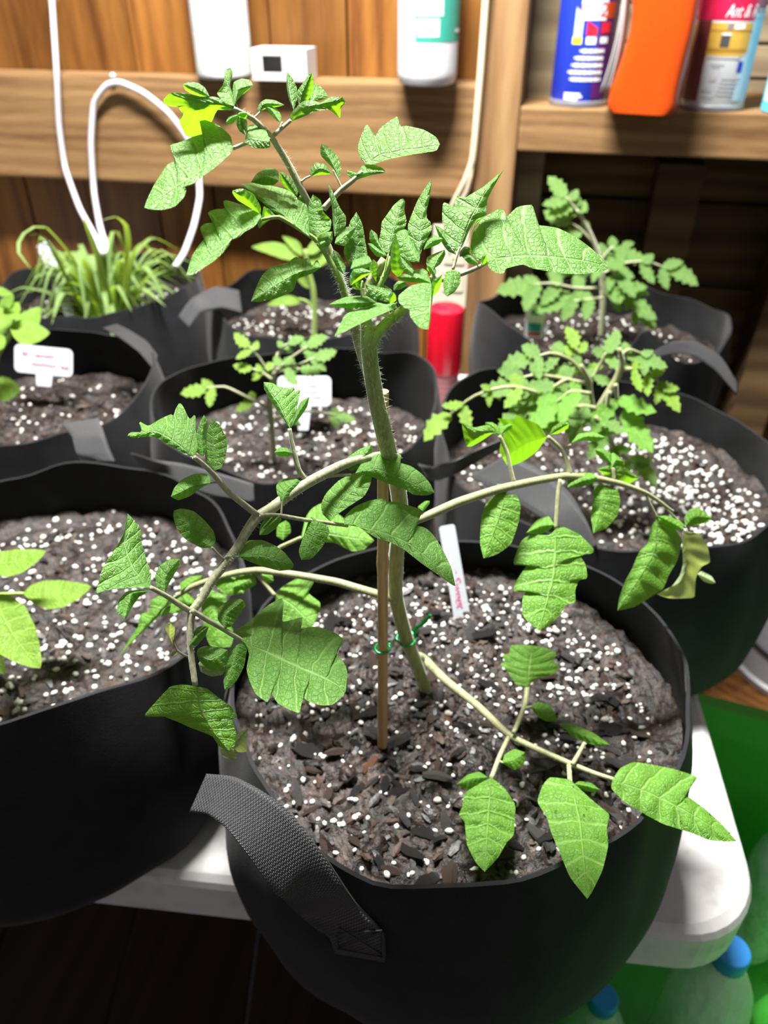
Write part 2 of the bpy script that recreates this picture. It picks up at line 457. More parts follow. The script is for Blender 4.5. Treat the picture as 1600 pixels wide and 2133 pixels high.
M_BLUECAP = plain('blue_cap', (0.03, 0.28, 0.75), 0.35)
M_TIE = plain('green_tinsel_wire', (0.01, 0.32, 0.07), 0.2, 0.8, Metallic=0.7)
M_TAN = plain('dry_stub', (0.45, 0.38, 0.25), 0.7)
def table_mat():
    m, nt, N, L, b = newmat('table_plastic')
    tc = N.new('ShaderNodeTexCoord')
    n = N.new('ShaderNodeTexNoise'); n.inputs['Scale'].default_value = 60; n.inputs['Detail'].default_value = 4
    L.new(tc.outputs['Object'], n.inputs['Vector'])
    n2 = N.new('ShaderNodeTexNoise'); n2.inputs['Scale'].default_value = 9; n2.inputs['Detail'].default_value = 3
    L.new(tc.outputs['Object'], n2.inputs['Vector'])
    s = math_node(N, L, 'ADD', math_node(N, L, 'MULTIPLY', n.outputs['Fac'], 0.6), math_node(N, L, 'MULTIPLY', n2.outputs['Fac'], 0.4))
    r = ramp(N, [(0.34, (0.10, 0.09, 0.09)), (0.40, (0.42, 0.41, 0.41)), (0.5, (0.52, 0.51, 0.51)), (0.8, (0.58, 0.57, 0.58))])
    L.new(s, r.inputs[0]); L.new(r.outputs[0], b.inputs['Base Color'])
    setp(b, None, 0.45, 0.4)
    return m
M_TABLE = table_mat()
def clear_mat(name, col, rough=0.12):
    m, nt, N, L, b = newmat(name)
    setp(b, col, rough, 0.5, Transmission_Weight=0.4)
    b.inputs['IOR'].default_value = 1.2
    tc = N.new('ShaderNodeTexCoord'); nz = N.new('ShaderNodeTexNoise'); nz.inputs['Scale'].default_value = 45; nz.inputs['Detail'].default_value = 3
    L.new(tc.outputs['Object'], nz.inputs['Vector'])
    bp = N.new('ShaderNodeBump'); bp.inputs['Strength'].default_value = 0.7; bp.inputs['Distance'].default_value = 0.01
    L.new(nz.outputs['Fac'], bp.inputs['Height']); L.new(bp.outputs[0], b.inputs['Normal'])
    return m
M_PETGREEN = clear_mat('green_clear_plastic', (0.60, 0.82, 0.66))
M_PETCLEAR = clear_mat('clear_plastic', (0.75, 0.88, 0.84))
M_JUG = clear_mat('milky_plastic', (0.85, 0.92, 0.90), 0.3)
M_LILAC = plain('steel_leg', (0.10, 0.10, 0.105), 0.4, 0.5)

def tag_mat():
    m, nt, N, L, b = newmat('translucent_white_plastic')
    setp(b, (0.62, 0.65, 0.70), 0.4, 0.4)
    tr = N.new('ShaderNodeBsdfTranslucent'); tr.inputs[0].default_value = (0.50, 0.53, 0.58, 1)
    nz = N.new('ShaderNodeTexNoise'); nz.inputs['Scale'].default_value = 40
    ms = N.new('ShaderNodeMixShader'); L.new(math_node(N, L, 'ADD', math_node(N, L, 'MULTIPLY', nz.outputs['Fac'], 0.06), 0.42), ms.inputs[0])
    L.new(b.outputs[0], ms.inputs[1]); L.new(tr.outputs[0], ms.inputs[2]); L.new(ms.outputs[0], N['Material Output'].inputs['Surface'])
    return m
M_TAG = tag_mat()

M_WATER, _nt, _N, _L, _b = newmat('water')
setp(_b, (0.95, 1.0, 0.97), 0.02, 0.5, Transmission_Weight=1.0); _b.inputs['IOR'].default_value = 1.33
# ---------------------------------------------------------------- the shed: floor, walls, beams
def struct(o): o['kind'] = 'structure'; return o
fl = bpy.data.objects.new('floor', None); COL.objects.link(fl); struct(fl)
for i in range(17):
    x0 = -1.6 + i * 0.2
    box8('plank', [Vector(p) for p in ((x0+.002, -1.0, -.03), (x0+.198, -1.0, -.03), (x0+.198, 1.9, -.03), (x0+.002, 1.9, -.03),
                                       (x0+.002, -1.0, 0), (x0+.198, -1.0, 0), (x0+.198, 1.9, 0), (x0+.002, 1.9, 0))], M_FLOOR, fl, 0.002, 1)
POST_S0, POST_S1 = 0.130, 0.188
WALL_T = 0.056
wl = bpy.data.objects.new('wall_back', None); COL.objects.link(wl); struct(wl)
seams_px = [-150, -30, 107, 270, 402, 560, 722, 905, 1010]
ss = [wall_s(p, 60, WALL_T)[0] for p in seams_px]
ss = [ss[0] - .105 * k for k in range(9, 0, -1)] + ss
for a, b_ in zip(ss[:-1], ss[1:]):
    wbox('plank', a + .0012, b_ - .0012, WALL_T + random.uniform(0, .004), WALL_T + .025, 0.0, 1.75, M_CEDAR, wl, 0.0015)
# right bay: deeper wall of horizontal boards
wr = bpy.data.objects.new('wall_right', None); COL.objects.link(wr); struct(wr)
RT = 0.24
zb = 0.0
hs = [.16, .15, .17, .16, .15, .14, .095, .085, .045, .05, .14, .15, .16]
for i, h in enumerate(hs):
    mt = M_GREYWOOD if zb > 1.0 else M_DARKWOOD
    wbox('board', POST_S1 - .06, 1.5, RT + random.uniform(0, .01), RT + .03, zb + .002, zb + h - .002, mt, wr, 0.002)
    zb += h
# vertical studs in the right bay
for s0, s1, t0, z0, z1, m_ in ((0.188, 0.225, .10, 0.0, 1.75, M_GREYWOOD), (0.40, 0.47, .17, 0.0, 1.0, M_DARKWOOD), (0.60, 0.66, .14, 0.0, 1.0, M_DARKWOOD)):
    wbox('stud', s0, s1, t0, RT - .002, z0, z1, m_, wr, 0.002)
wbox('backing', -1.75, POST_S1 - .07, WALL_T + .026, WALL_T + .04, 0.0, 1.75, M_DARKWOOD, wl)  # unseen boards added so world light doesn't show through the gaps
wbox('backing', POST_S1 - .06, 1.5, RT + .031, RT + .045, 0.0, 1.75, M_DARKWOOD, wr)
bl = struct(wbox('beam_back', ss[0] - .1, POST_S0, 0.0, WALL_T - .001, 0.972, 1.119, M_BEAM, None, 0.004))
ps = struct(wbox('post_back', POST_S0, POST_S1, -0.003, 0.09, 0.0, 1.75, M_POST, None, 0.004))
rr = struct(wbox('beam_right', POST_S1, 1.5, 0.0, 0.235, 1.039, 1.094, M_BEAM, None, 0.003))

# ---------------------------------------------------------------- folding table
TY = radians(-6.3)
tb = thing('folding_table', 'white plastic folding table with rounded corner under the black grow bags', 'table')
def tpt(a, b_, z):     # a along right, b back, from the front right corner
    c0 = Vector((0.256, 0.249, 0))
    ex = Vector((cos(TY), sin(TY), 0)); ey = Vector((-sin(TY), cos(TY), 0))
    v = c0 + ex * a + ey * b_; v.z = z; return v
bm = bmesh.new()
ring = []
Wt, Dt, Rt = 1.25, 0.86, 0.055
def corner(cx, cy, a0):
    return [(cx + Rt * cos(a0 + k * pi / 16), cy + Rt * sin(a0 + k * pi / 16)) for k in range(9)]
ring = corner(-Rt, Rt, -pi/2) + corner(-Rt, Dt - Rt, 0) + corner(-Wt + Rt, Dt - Rt, pi/2) + corner(-Wt + Rt, Rt, pi)
def shr(p, e):
    cx, cy = -Wt/2, Dt/2
    return (p[0] - e * (1 if p[0] > cx else -1), p[1] - e * (1 if p[1] > cy else -1))
lev = [(0.03, -.045), (0.0, -.045), (0.0, -.008), (0.002, -.003), (0.007, 0.0)]
rows = []
for e, dz in lev:
    rows.append([bm.verts.new(tpt(*shr(p, e), TABLE_Z + dz)) for p in ring])
nr = len(ring)
for i in range(len(rows) - 1):
    for k in range(nr):
        bm.faces.new((rows[i][k], rows[i][(k+1) % nr], rows[i+1][(k+1) % nr], rows[i+1][k]))
bm.faces.new(rows[-1]); bm.faces.new(rows[0][::-1])
o = bm_obj('tabletop', bm, M_TABLE, tb)
for a, b_ in ((-.20, .10), (-.20, Dt - .1), (-Wt + .14, .10), (-Wt + .14, Dt - .1)):
    V_, F_ = tube_geo([tpt(a, b_, TABLE_Z - .046), tpt(a, b_, 0.002)], [.0125, .0125], 12)
    mesh_obj('leg', V_, F_, M_LILAC, tb, True)
for a in (-.20, -Wt + .14):
    V_, F_ = tube_geo([tpt(a, .10, .18), tpt(a, Dt - .1, .18)], [.009, .009], 10)
    mesh_obj('crossbar', V_, F_, M_LILAC, tb, True)

# ---------------------------------------------------------------- grow bags
def ribbon(name, A, B, mat, parent, n=36, m=7, thick=0.0016, wscale=90.0):
    """A, B: lists of world points, the two edges of a strap"""
    a = [Vector(p) for p in catmull([tuple(p) for p in A], n)]
    b = [Vector(p) for p in catmull([tuple(p) for p in B], n)]
    V = []; F = []; UV = []
    L_ = 0; width = sum((p - q).length for p, q in zip(a, b)) / n
    nx, ny = 18, 18 / max(width, 1e-4)
    for i in range(n):
        if i: L_ += ((a[i] + b[i]) - (a[i-1] + b[i-1])).length / 2
        for j in range(m):
            u = j / (m - 1)
            V.append(a[i].lerp(b[i], u)); UV.append((u * nx, L_ * ny))
    for i in range(n - 1):
        for j in range(m - 1):
            F.append((i*m + j, i*m + j + 1, (i+1)*m + j + 1, (i+1)*m + j))
    o = mesh_obj(name, V, F, mat, parent, True, UV)
    md = o.modifiers.new('thickness', 'SOLIDIFY'); md.thickness = thick; md.offset = 0
    return o
BAGS = {}
def grow_bag(key, label, cx, cy, r_rim, r_base, seed, rim_z=RIM_Z, soil_z=SOIL_Z, wave=0.006, rwave=0.006, ctl=None, base_c=None):
    t = thing('grow_bag', label, 'grow bag', 'black fabric grow bags on the folding table')
    n = 96
    bcx, bcy = base_c or (cx, cy)
    def rim(a):
        p = Vector((cos(a) * 1.3, sin(a) * 1.3, seed * 3.7))
        dr = noise.noise(p * 1.1) * rwave + noise.noise(p * 2.7) * rwave * .5
        dz = noise.noise(p * 0.9 + Vector((9, 2, 1))) * wave + noise.noise(p * 2.2 + Vector((3, 8, 1))) * wave * .5
        if ctl:
            for a0, wd, er, ez in ctl:
                q = (a - radians(a0) + pi) % (2 * pi) - pi
                g = math.exp(-(q / radians(wd)) ** 2)
                dr += er * g; dz += ez * g
        return r_rim + dr, rim_z + dz
    prof = [(0.0, .93), (.03, .985), (.10, 1.0), (.25, 1.0), (.4, 1.0), (.55, 1.0), (.7, 1.0), (.82, 1.0), (.92, 1.0), (1.0, 1.0)]
    V = []; F = []
    rows = 0
    def ringv(hf, kr, inner):
        for k in range(n):
            a = 2 * pi * k / n
            rr_, rz = rim(a)
            rad = r_base + (rr_ - r_base) * hf
            wr_ = noise.noise(Vector((cos(a) * 3, sin(a) * 3, hf * 2.2 + seed))) * .004 + noise.noise(Vector((cos(a) * 7, sin(a) * 7, hf * 4 + seed))) * .0016
            bul = .010 * sin(pi * min(hf, 1)) 
            rad = rad * kr + wr_ * (1 if hf < .97 else .4) + bul
            if inner: rad -= .0022
            z = TABLE_Z + .001 + (rz - TABLE_Z - .001) * hf
            x = bcx + (cx - bcx) * hf + rad * cos(a); y = bcy + (cy - bcy) * hf + rad * sin(a)
            V.append(Vector((x, y, z)))
    for hf, kr in prof: ringv(hf, kr, False); rows += 1
    sf = (soil_z - .012 - TABLE_Z) / (rim_z - TABLE_Z)
    for hf in (1.0, .93, .86, .79, sf - .02): ringv(hf, 1.0, True); rows += 1
    for i in range(rows - 1):
        for k in range(n):
            F.append((i*n + k, i*n + (k+1) % n, (i+1)*n + (k+1) % n, (i+1)*n + k))
    F.append(tuple(range(n))[::-1])
    o = mesh_obj('bag_body', V, F, M_FELT, t, True)
    o.data.set_sharp_from_angle(angle=radians(60))
    BAGS[key] = dict(t=t, c=(cx, cy), rim=rim, r=r_rim, sz=soil_z, seed=seed)
    return t
grow_bag('main', 'black fabric grow bag in front holding the tall tomato with a bamboo stake', .040, .333, .1365, .148, 1.0, soil_z=.849, ctl=[(205, 25, -.004, -.002), (255, 30, .004, -.004), (20, 42, .007, .013)], base_c=(.042, .336))
grow_bag('left', 'black fabric grow bag beside the front bag, holding the lime-leaved pepper', -.252, .432, .146, .150, 2.0, soil_z=.832, wave=.014, base_c=(-.262, .405))
grow_bag('mid', 'black fabric grow bag holding a small tomato seedling and a white T-shaped tag', -.088, .697, .138, .140, 3.0, soil_z=.820, wave=.012, ctl=[(25, 32, .006, .016), (170, 30, .004, .010)])
grow_bag('leftmid', 'black fabric grow bag with a faintly lettered T-shaped tag and shiny wet leaves', -.388, .750, .142, .142, 4.0, soil_z=.822, wave=.014)
grow_bag('spider', 'black fabric grow bag holding the strap-leaved grassy plant by the hoses', -.400, 1.078, .140, .138, 5.0, soil_z=.830, wave=.016, rwave=.012)
grow_bag('pepper', 'black fabric grow bag holding a young pepper seedling below the wooden beam', -.098, 1.010, .136, .136, 6.0, soil_z=.825, wave=.014)
grow_bag('right', 'black fabric grow bag holding the bushy tomato, soil edge thick with perlite', .206, .606, .151, .147, 7.0, soil_z=.835, wave=.010, ctl=[(145, 34, .008, .026)], base_c=(.212, .588))
grow_bag('rightback', 'black fabric grow bag with folded rim beside the wooden post', .272, .935, .150, .142, 8.0, soil_z=.835, wave=.012, rwave=.012, ctl=[(195, 32, .004, .030), (248, 14, -.008, -.024), (276, 9, -.02, .034), (320, 20, .0, -.012)])

def soil_height(key, x, y):
    b = BAGS[key]
    p = Vector((x * 38, y * 38, b['seed']))
    h = noise.noise(p) * .0045 + noise.noise(p * 2.3) * .0038 + abs(noise.noise(p * 4.3)) * .0042 + abs(noise.noise(p * 9)) * .0022 + noise.noise(p * 17) * .0008
    q = Vector((x * 11, y * 11, b['seed'] + 5))
    h += noise.noise(q) * .006
    return b['sz'] + h
def icos(sub):
    bm = bmesh.new(); bmesh.ops.create_icosphere(bm, subdivisions=sub, radius=1.0)
    bm.verts.ensure_lookup_table(); bm.faces.ensure_lookup_table()
    v = [x.co.copy() for x in bm.verts]; f = [tuple(y.index for y in x.verts) for x in bm.faces]
    bm.free(); return v, f
ICO1 = icos(1); ICO2 = icos(2)
def lump(sub, sd, sx, sy, sz, rough=.28):
    v, f = ICO1 if sub == 1 else ICO2
    out = []
    for p in v:
        k = 1 + noise.noise(p * 1.3 + Vector((sd * 5.1, sd, 0))) * rough + noise.noise(p * 3 + Vector((sd, sd * 2.2, 0))) * rough * .4
        out.append(Vector((p.x * k * sx, p.y * k * sy, p.z * k * sz)))
    return out, f
def shard(sd):
    """a splinter of bark: tapered, bent, angular"""
    rnd = random.Random(sd)
    V = []; F = []
    n = 5
    for i in range(n):
        u = i / (n - 1)
        w_ = (.25 + .75 * sin(pi * (.12 + .8 * u))) * .42
        th = .22 * (.5 + .5 * sin(pi * (.1 + .8 * u)))
        bx = rnd.uniform(-.06, .06); bz = .12 * sin(u * 3)
        for (a, c) in ((-1, -.6), (1, -.8), (.8, .7), (-.7, 1)):
            V.append(Vector((bx + a * w_ * rnd.uniform(.7, 1.1), (u - .5) * 2, bz + c * th * rnd.uniform(.7, 1.1))))
    for i in range(n - 1):
        for k in range(4): F.append((i*4 + k, i*4 + (k+1) % 4, (i+1)*4 + (k+1) % 4, (i+1)*4 + k))
    F.append((3, 2, 1, 0)); F.append(tuple((n-1)*4 + k for k in range(4)))
    return V, F
PERL_ME = []
for i in range(8):
    v, f = lump(1, i + 1.0, 1.0, random.uniform(.75, 1), random.uniform(.65, .95), .35)
    me = bpy.data.meshes.new('perlite_bead'); me.from_pydata([tuple(p) for p in v], [], f); me.materials.append(M_PERL)
    me.polygons.foreach_set('use_smooth', [True] * len(me.polygons)); PERL_ME.append(me)
BARK_ME = []
for i in range(8):
    v, f = shard(i + 3)
    for mt in M_BARK:
        me = bpy.data.meshes.new('bark_chip'); me.from_pydata([tuple(p) for p in v], [], f); me.materials.append(mt); BARK_ME.append(me)
def joined(name, items, mat, parent):
    V = []; F = []
    for v, f, M in items:
        b = len(V); V += [M @ p for p in v]; F += [tuple(i + b for i in q) for q in f]
    return mesh_obj(name, V, F, mat, parent, True)
def place(x, y, z, s, rnd):
    return Matrix.Translation((x, y, z)) @ Matrix.Rotation(rnd.uniform(0, 6.28), 4, 'Z') @ Matrix.Rotation(rnd.uniform(-.5, .5), 4, 'X') @ Matrix.Rotation(rnd.uniform(-.5, .5), 4, 'Y') @ Matrix.Diagonal((s[0], s[1], s[2], 1))
def make_soil(key, label, grid, nperl, nbark, single=False, dens=None):
    b = BAGS[key]; rnd = random.Random(int(b['seed'] * 17))
    cx, cy = b['c']
    R = b['r'] + (.011 if single else .004)
    V = []; F = []
    nr_, na = grid, grid * 3
    for i in range(nr_ + 1):
        for k in range(na):
            a = 2 * pi * k / na
            rr_ = (b['rim'](a)[0] + .002) * i / nr_ if i else .0004
            x = cx + rr_ * cos(a); y = cy + rr_ * sin(a)
            h = soil_height(key, x, y) + (.006 * max(0, (i / nr_ - .85) / .15))
            V.append(Vector((x, y, h)))
    for i in range(nr_):
        for k in range(na):
            F.append((i*na + k, i*na + (k+1) % na, (i+1)*na + (k+1) % na, (i+1)*na + k))
    F.append(tuple(range(na)))
    so = mesh_obj('potting_soil', V, F, M_SOIL, None, True)
    tag(so, label, 'soil', 'potting soil in the grow bags')
    def spot(edge=.97):
        while True:
            x, y = rnd.uniform(-1, 1), rnd.uniform(-1, 1)
            if x*x + y*y > edge*edge * (1.04 if single else 1): continue
            px_, py_ = cx + x * R, cy + y * R
            if dens and rnd.random() > dens(x, y, px_, py_): continue
            if math.hypot(x, y) * R > b['rim'](math.atan2(y, x))[0] - .004: continue
            return px_, py_
    pl = []
    for i in range(nperl):
        x, y = spot()
        s = rnd.uniform(.0010, .0022) * (1.35 if rnd.random() < .12 else 1.0) * (1.0 if single else 1.3)
        pl.append((s, x, y))
    pl.sort(reverse=True)
    ns = 280 if single else 0
    for s, x, y in pl[:ns]:
        o = bpy.data.objects.new('perlite_bead', rnd.choice(PERL_ME))
        o.matrix_world = place(x, y, soil_height(key, x, y) + s * .35, (s * rnd.uniform(.9, 1.25), s, s * .9), rnd)
        M = o.matrix_world.copy(); link(o, so); o.matrix_basis = M
    items = []
    for s, x, y in pl[ns:]:
        v, f = ICO1
        k = rnd.uniform(.7, 1)
        items.append((v, f, place(x, y, soil_height(key, x, y) + s * .4, (s * rnd.uniform(.9, 1.3), s * k, s * k), rnd)))
    if items:
        p = joined('perlite', items, M_PERL, so); p['kind'] = 'stuff'
    its = []
    for i in range(nbark // 8):
        a = rnd.uniform(0, 6.28); q = R * .93 * sqrt(rnd.random()); x, y = cx + q * cos(a), cy + q * sin(a)
        s_ = rnd.uniform(.003, .007)
        v, f = lump(2 if single else 1, rnd.uniform(0, 50), 1, rnd.uniform(.6, 1), rnd.uniform(.3, .5), 1.1)
        its.append((v, f, place(x, y, soil_height(key, x, y), (s_, s_, s_), rnd)))
    p = joined('soil_clods', its, M_SOIL, so); p['kind'] = 'stuff'
    bl_ = []
    for i in range(nbark):
        x, y = cx + 2, cy
        while math.hypot(x - cx, y - cy) > R * .94:
            x = cx + rnd.uniform(-R, R); y = cy + rnd.uniform(-R, R)
        L_ = rnd.uniform(.0020, .0062) * (1.7 if rnd.random() < .1 else 1)
        bl_.append((L_, x, y))
    bl_.sort(reverse=True)
    nb = 260 if single else 0
    for L_, x, y in bl_[:nb]:
        o = bpy.data.objects.new('bark_chip', rnd.choice([BARK_ME[i] for i in range(len(BARK_ME)) if not (i % 4 == 3 and rnd.random() > .15)]))
        M = place(x, y, soil_height(key, x, y) + L_ * .12, (L_ * rnd.uniform(.8, 1.4), L_, L_ * rnd.uniform(.6, 1.3)), rnd)
        link(o, so); o.matrix_basis = M
    for q in range(3):
        its = []
        for L_, x, y in bl_[nb:][q::3]:
            v, f = shard(rnd.randint(0, 9))
            its.append((v, f, place(x, y, soil_height(key, x, y) + L_ * .12, (L_ * rnd.uniform(.8, 1.4), L_, L_ * rnd.uniform(.6, 1.3)), rnd)))
        if its:
            p = joined('bark_crumbs', its, M_BARK[q], so); p['kind'] = 'stuff'
            p.data.polygons.foreach_set('use_smooth', [False] * len(p.data.polygons))
    return so
make_soil('main', 'dark potting soil with bark and white perlite around the bamboo stake', 110, 880, 900, True,
          lambda x, y, px_, py_: .30 + .55 * max(0, min(1, (y + .35))) + .25 * max(0, x))
make_soil('left', 'dark potting soil strewn with perlite under the lime-leaved pepper', 46, 620, 160)
make_soil('mid', 'dark potting soil with perlite around the small tomato seedling', 46, 400, 160)
make_soil('leftmid', 'reddish brown potting soil behind the lettered T-shaped tag', 40, 150, 160)
make_soil('spider', 'potting soil under the strap-leaved grassy plant', 36, 160, 100)
make_soil('pepper', 'potting soil around the young pepper seedling near the wall', 36, 300, 100)
make_soil('right', 'potting soil thick with white perlite under the bushy tomato', 46, 800, 140, False, lambda x, y, px_, py_: .25 + .75 * max(0, min(1, x * 1.2 + .2)))
make_soil('rightback', 'potting soil with perlite beside the green pointed tag', 36, 300, 100)

# straps
def pz(pts, z):
    if not isinstance(z, (list, tuple)): z = [z] * len(pts)
    return [atZ(x, y, zz) for (x, y), zz in zip(pts, z)]
def S(s): return [tuple(float(v) for v in q.split(',')) for q in s.split()]
def bag_handle(key, A, B, zA, zB, patch=None):
    h = ribbon('handle', pz(S(A), zA), pz(S(B), zB), M_WEB, BAGS[key]['t'])
    return h
def on_bag(px, py, key, out=.0015):
    """where the view ray meets the outer wall of a bag"""
    b = BAGS[key]; r = ray(px, py); cx, cy = b['c']
    best = None; d = .2
    while d < 1.4:
        p = P(px, py, d)
        a = math.atan2(p.y - cy, p.x - cx)
        if p.z < b['rim'](a)[1] + .001:
            hf = max(0, (p.z - TABLE_Z) / (b['rim'](a)[1] - TABLE_Z))
            rad = b['rim'](a)[0] + .010 * sin(pi * min(hf, 1)) + .007 * (1 - hf) + out
            if math.hypot(p.x - cx, p.y - cy) < rad: return p
        d += .0008
    return P(px, py, .4)
# main handle, from the sewn patch over the rim and out to the side
A_ = S("432,1612 488,1618 540,1644 592,1680 640,1736 684,1796 716,1846")
B_ = S("396,1692 432,1696 476,1728 516,1780 548,1826 568,1856 592,1876")
zA = [.912, .917, .918, .915, .908, .899, .889]
zB = [.900, .903, .906, .905, .900, .894, .886]
Aw = pz(A_, zA) + [on_bag(742, 1884, 'main', .003), on_bag(776, 1920, 'main', .003), on_bag(800, 1950, 'main', .003), on_bag(802, 2002, 'main', .003)]
Bw = pz(B_, zB) + [on_bag(622, 1902, 'main', .003), on_bag(656, 1932, 'main', .003), on_bag(688, 1952, 'main', .003), on_bag(698, 1984, 'main', .003)]
mh = ribbon('handle', Aw, Bw, M_WEB, BAGS['main']['t'], 60, 9)
# the far side of the loop drops to the bag's other attachment point
Ar = [Aw[0], atZ(448, 1600, .905), atZ(470, 1606, .888), atZ(486, 1622, .870)]
# stitched cross on the sewn patch
for a_, b2 in (((706, 1932), (796, 1990)), ((796, 1940), (706, 1976)), ((702, 1950), (704, 1976)), ((704, 1977), (796, 1995)), ((797, 1944), (797, 1994)), ((704, 1944), (796, 1938))):
    pts = [on_bag(a_[0] + (b2[0] - a_[0]) * u / 6, a_[1] + (b2[1] - a_[1]) * u / 6, 'main', .0042) for u in range(7)]
    V_, F_ = tube_geo(pts, [.00045] * 7, 5); mesh_obj('stitching', V_, F_, M_THREAD, mh, True)
bag_handle('leftmid', "128,884 150,910 160,945 172,962", "206,872 218,905 228,935 240,962", [.900, .902, .893, .884], [.902, .904, .895, .886])
bag_handle('mid', "274,944 320,958 380,966 450,984 528,1008", "292,968 330,990 390,1018 450,1036 530,1046", [.894, .898, .897, .893, .885], [.880, .880, .878, .874, .870])
bag_handle('right', "1052,950 1090,962 1140,986 1190,1030 1222,1085 1243,1140", "978,994 1020,1016 1076,1046 1130,1080 1180,1108 1236,1146", [.912, .914, .912, .904, .895, .884], [.892, .894, .892, .889, .884, .878])
bag_handle('right', "1048,915 1000,934 950,958 900,972 872,966", "1056,926 1012,950 962,980 915,1000 886,998", [.915, .908, .900, .893, .887], [.905, .896, .888, .880, .876])
bag_handle('rightback', "1352,738 1400,712 1450,712 1500,742 1536,800", "1352,748 1402,738 1446,742 1490,772 1534,822", [.900, .918, .922, .912, .885], [.896, .906, .910, .900, .878])
bag_handle('spider', "215,684 250,704 290,734 322,772", "244,676 272,690 306,712 328,740", [.905, .900, .893, .884], [.908, .904, .897, .890])
bag_handle('spider', "372,660 400,622 450,598 498,606", "395,682 420,652 462,642 504,652", [.893, .912, .918, .905], [.885, .898, .902, .890])
# ---------------------------------------------------------------- leaves
CROPS = {'A': (280, 120, 3.2), 'C4': (680, 240, 2.6667), 'C1': (680, 380, 4.0), 'E': (190, 780, 2.807), 'B1': (220, 1160, 2.963),
         'B2': (560, 880, 3.6364), 'B3': (850, 840, 2.388), 'B4': (820, 1300, 2.162), 'Q': (0, 0, 2.0), 'px': (0, 0, 1.0)}
def cp(crop, s):
    ox, oy, k = CROPS[crop]
    return [(ox + x / k, oy + y / k) for x, y in (S(s) if isinstance(s, str) else s)]
def leaflet(parent, crop, mid, L, R, dfun, tilt=-.00012, el=.004, er=.004, dt=0.0, bow=0.0, side=1, mat=None, name='leaflet', off=0.0, N=None, K=5, quilt=1.0):
    """a leaf blade between its midrib and two edges; depth follows the stalk (dfun at the base), a tilt, a fold of each half and a droop of the tip"""
    mat = mat or M_LEAF
    md = cp(crop, mid); l = cp(crop, L); r = cp(crop, R)
    base, tip = md[0], md[-1]
    if N is None: N = 34 + 2 * max(len(l), len(r))
    l = [base] + l + [tip]; r = [base] + r + [tip]
    md = catmull(md, N); l = catmull(l, N); r = catmull(r, N)
    d0 = dfun(*base) + off
    length = math.hypot(tip[0] - base[0], tip[1] - base[1]) * d0 / 1600
    nv = 7.0
    rnd = random.Random(int(base[0] * 7 + tip[1] * 13))
    ph = rnd.uniform(0, 9)
    V = []; F = []; UV = []
    for i in range(N):
        u = i / (N - 1)
        pr = min(1.0, (sin(pi * min(max(u, .0), 1.0)) + .0) ** .6) if 0 < u < 1 else 0.0
        for j in range(-K, K + 1):
            v = abs(j) / K
            e = l[i] if j < 0 else r[i]
            x = md[i][0] + (e[0] - md[i][0]) * v; y = md[i][1] + (e[1] - md[i][1]) * v
            d = d0 + tilt * (y - base[1]) + dt * u * u + bow * sin(pi * u)
            d += (el if j < 0 else er) * pr * v ** 1.25
            # puckered blade between the side veins, wavy margin
            q = abs(sin(pi * (nv * u - .7 * v + .5)))
            d -= side * quilt * .05 * length * (q - .5) * pr * min(1, v * 2.2) * (1 - .6 * v)
            d += noise.noise(Vector((u * 5, j * .35, ph))) * .035 * length * v * pr
            V.append(P(x, y, d)); UV.append((u, j / K))
    c = 2 * K + 1
    for i in range(N - 1):
        for j in range(2 * K):
            F.append((i*c + j, i*c + j + 1, (i+1)*c + j + 1, (i+1)*c + j))
    return mesh_obj(name, V, F, mat, parent, True, UV)
def stalk(name, pts, parent, mat=None, sides=8, n=None):
    """pts: (px, py, depth, radius in px)"""
    mat = mat or M_STALK
    n = n or max(6, len(pts) * 5)
    q = catmull([(x, y, d * 1000, r) for x, y, d, r in pts], n)
    V_, F_ = tube_geo([P(x, y, d / 1000) for x, y, d, r in q], [r * d / 1000 / 1600 for x, y, d, r in q], sides)
    return mesh_obj(name, V_, F_, mat, parent, True)
def cstalk(parent, crop, s, dfun, r0, r1, mat=None, name='leaf_stalk', off=0.0):
    p = cp(crop, s); m = len(p)
    return stalk(name, [(x, y, dfun(x, y) + off, r0 + (r1 - r0) * i / (m - 1)) for i, (x, y) in enumerate(p)], parent, mat)

tom = thing('tomato_plant', 'tall leafy tomato plant tied to a bamboo stake in the front bag', 'tomato plant')
STEM = [(888, 1438, .512, 13), (868, 1385, .494, 14), (845, 1325, .474, 15), (824, 1240, .447, 15.5), (826, 1150, .420, 16), (836, 1080, .400, 16.5), (826, 1000, .374, 17),
        (804, 920, .336, 18), (783, 830, .314, 17.5), (772, 760, .300, 17), (768, 715, .292, 17), (764, 678, .288, 13), (757, 640, .286, 11), (770, 590, .285, 10), (800, 540, .284, 8)]
stem = stalk('main_stem', STEM, tom, M_STEM, 14, 60)
stalk('side_stem', [(772, 722, .292, 11), (790, 690, .289, 12), (815, 665, .287, 11.5), (838, 647, .285, 10), (870, 610, .284, 8), (905, 575, .285, 6)], tom, M_STEM, 12)

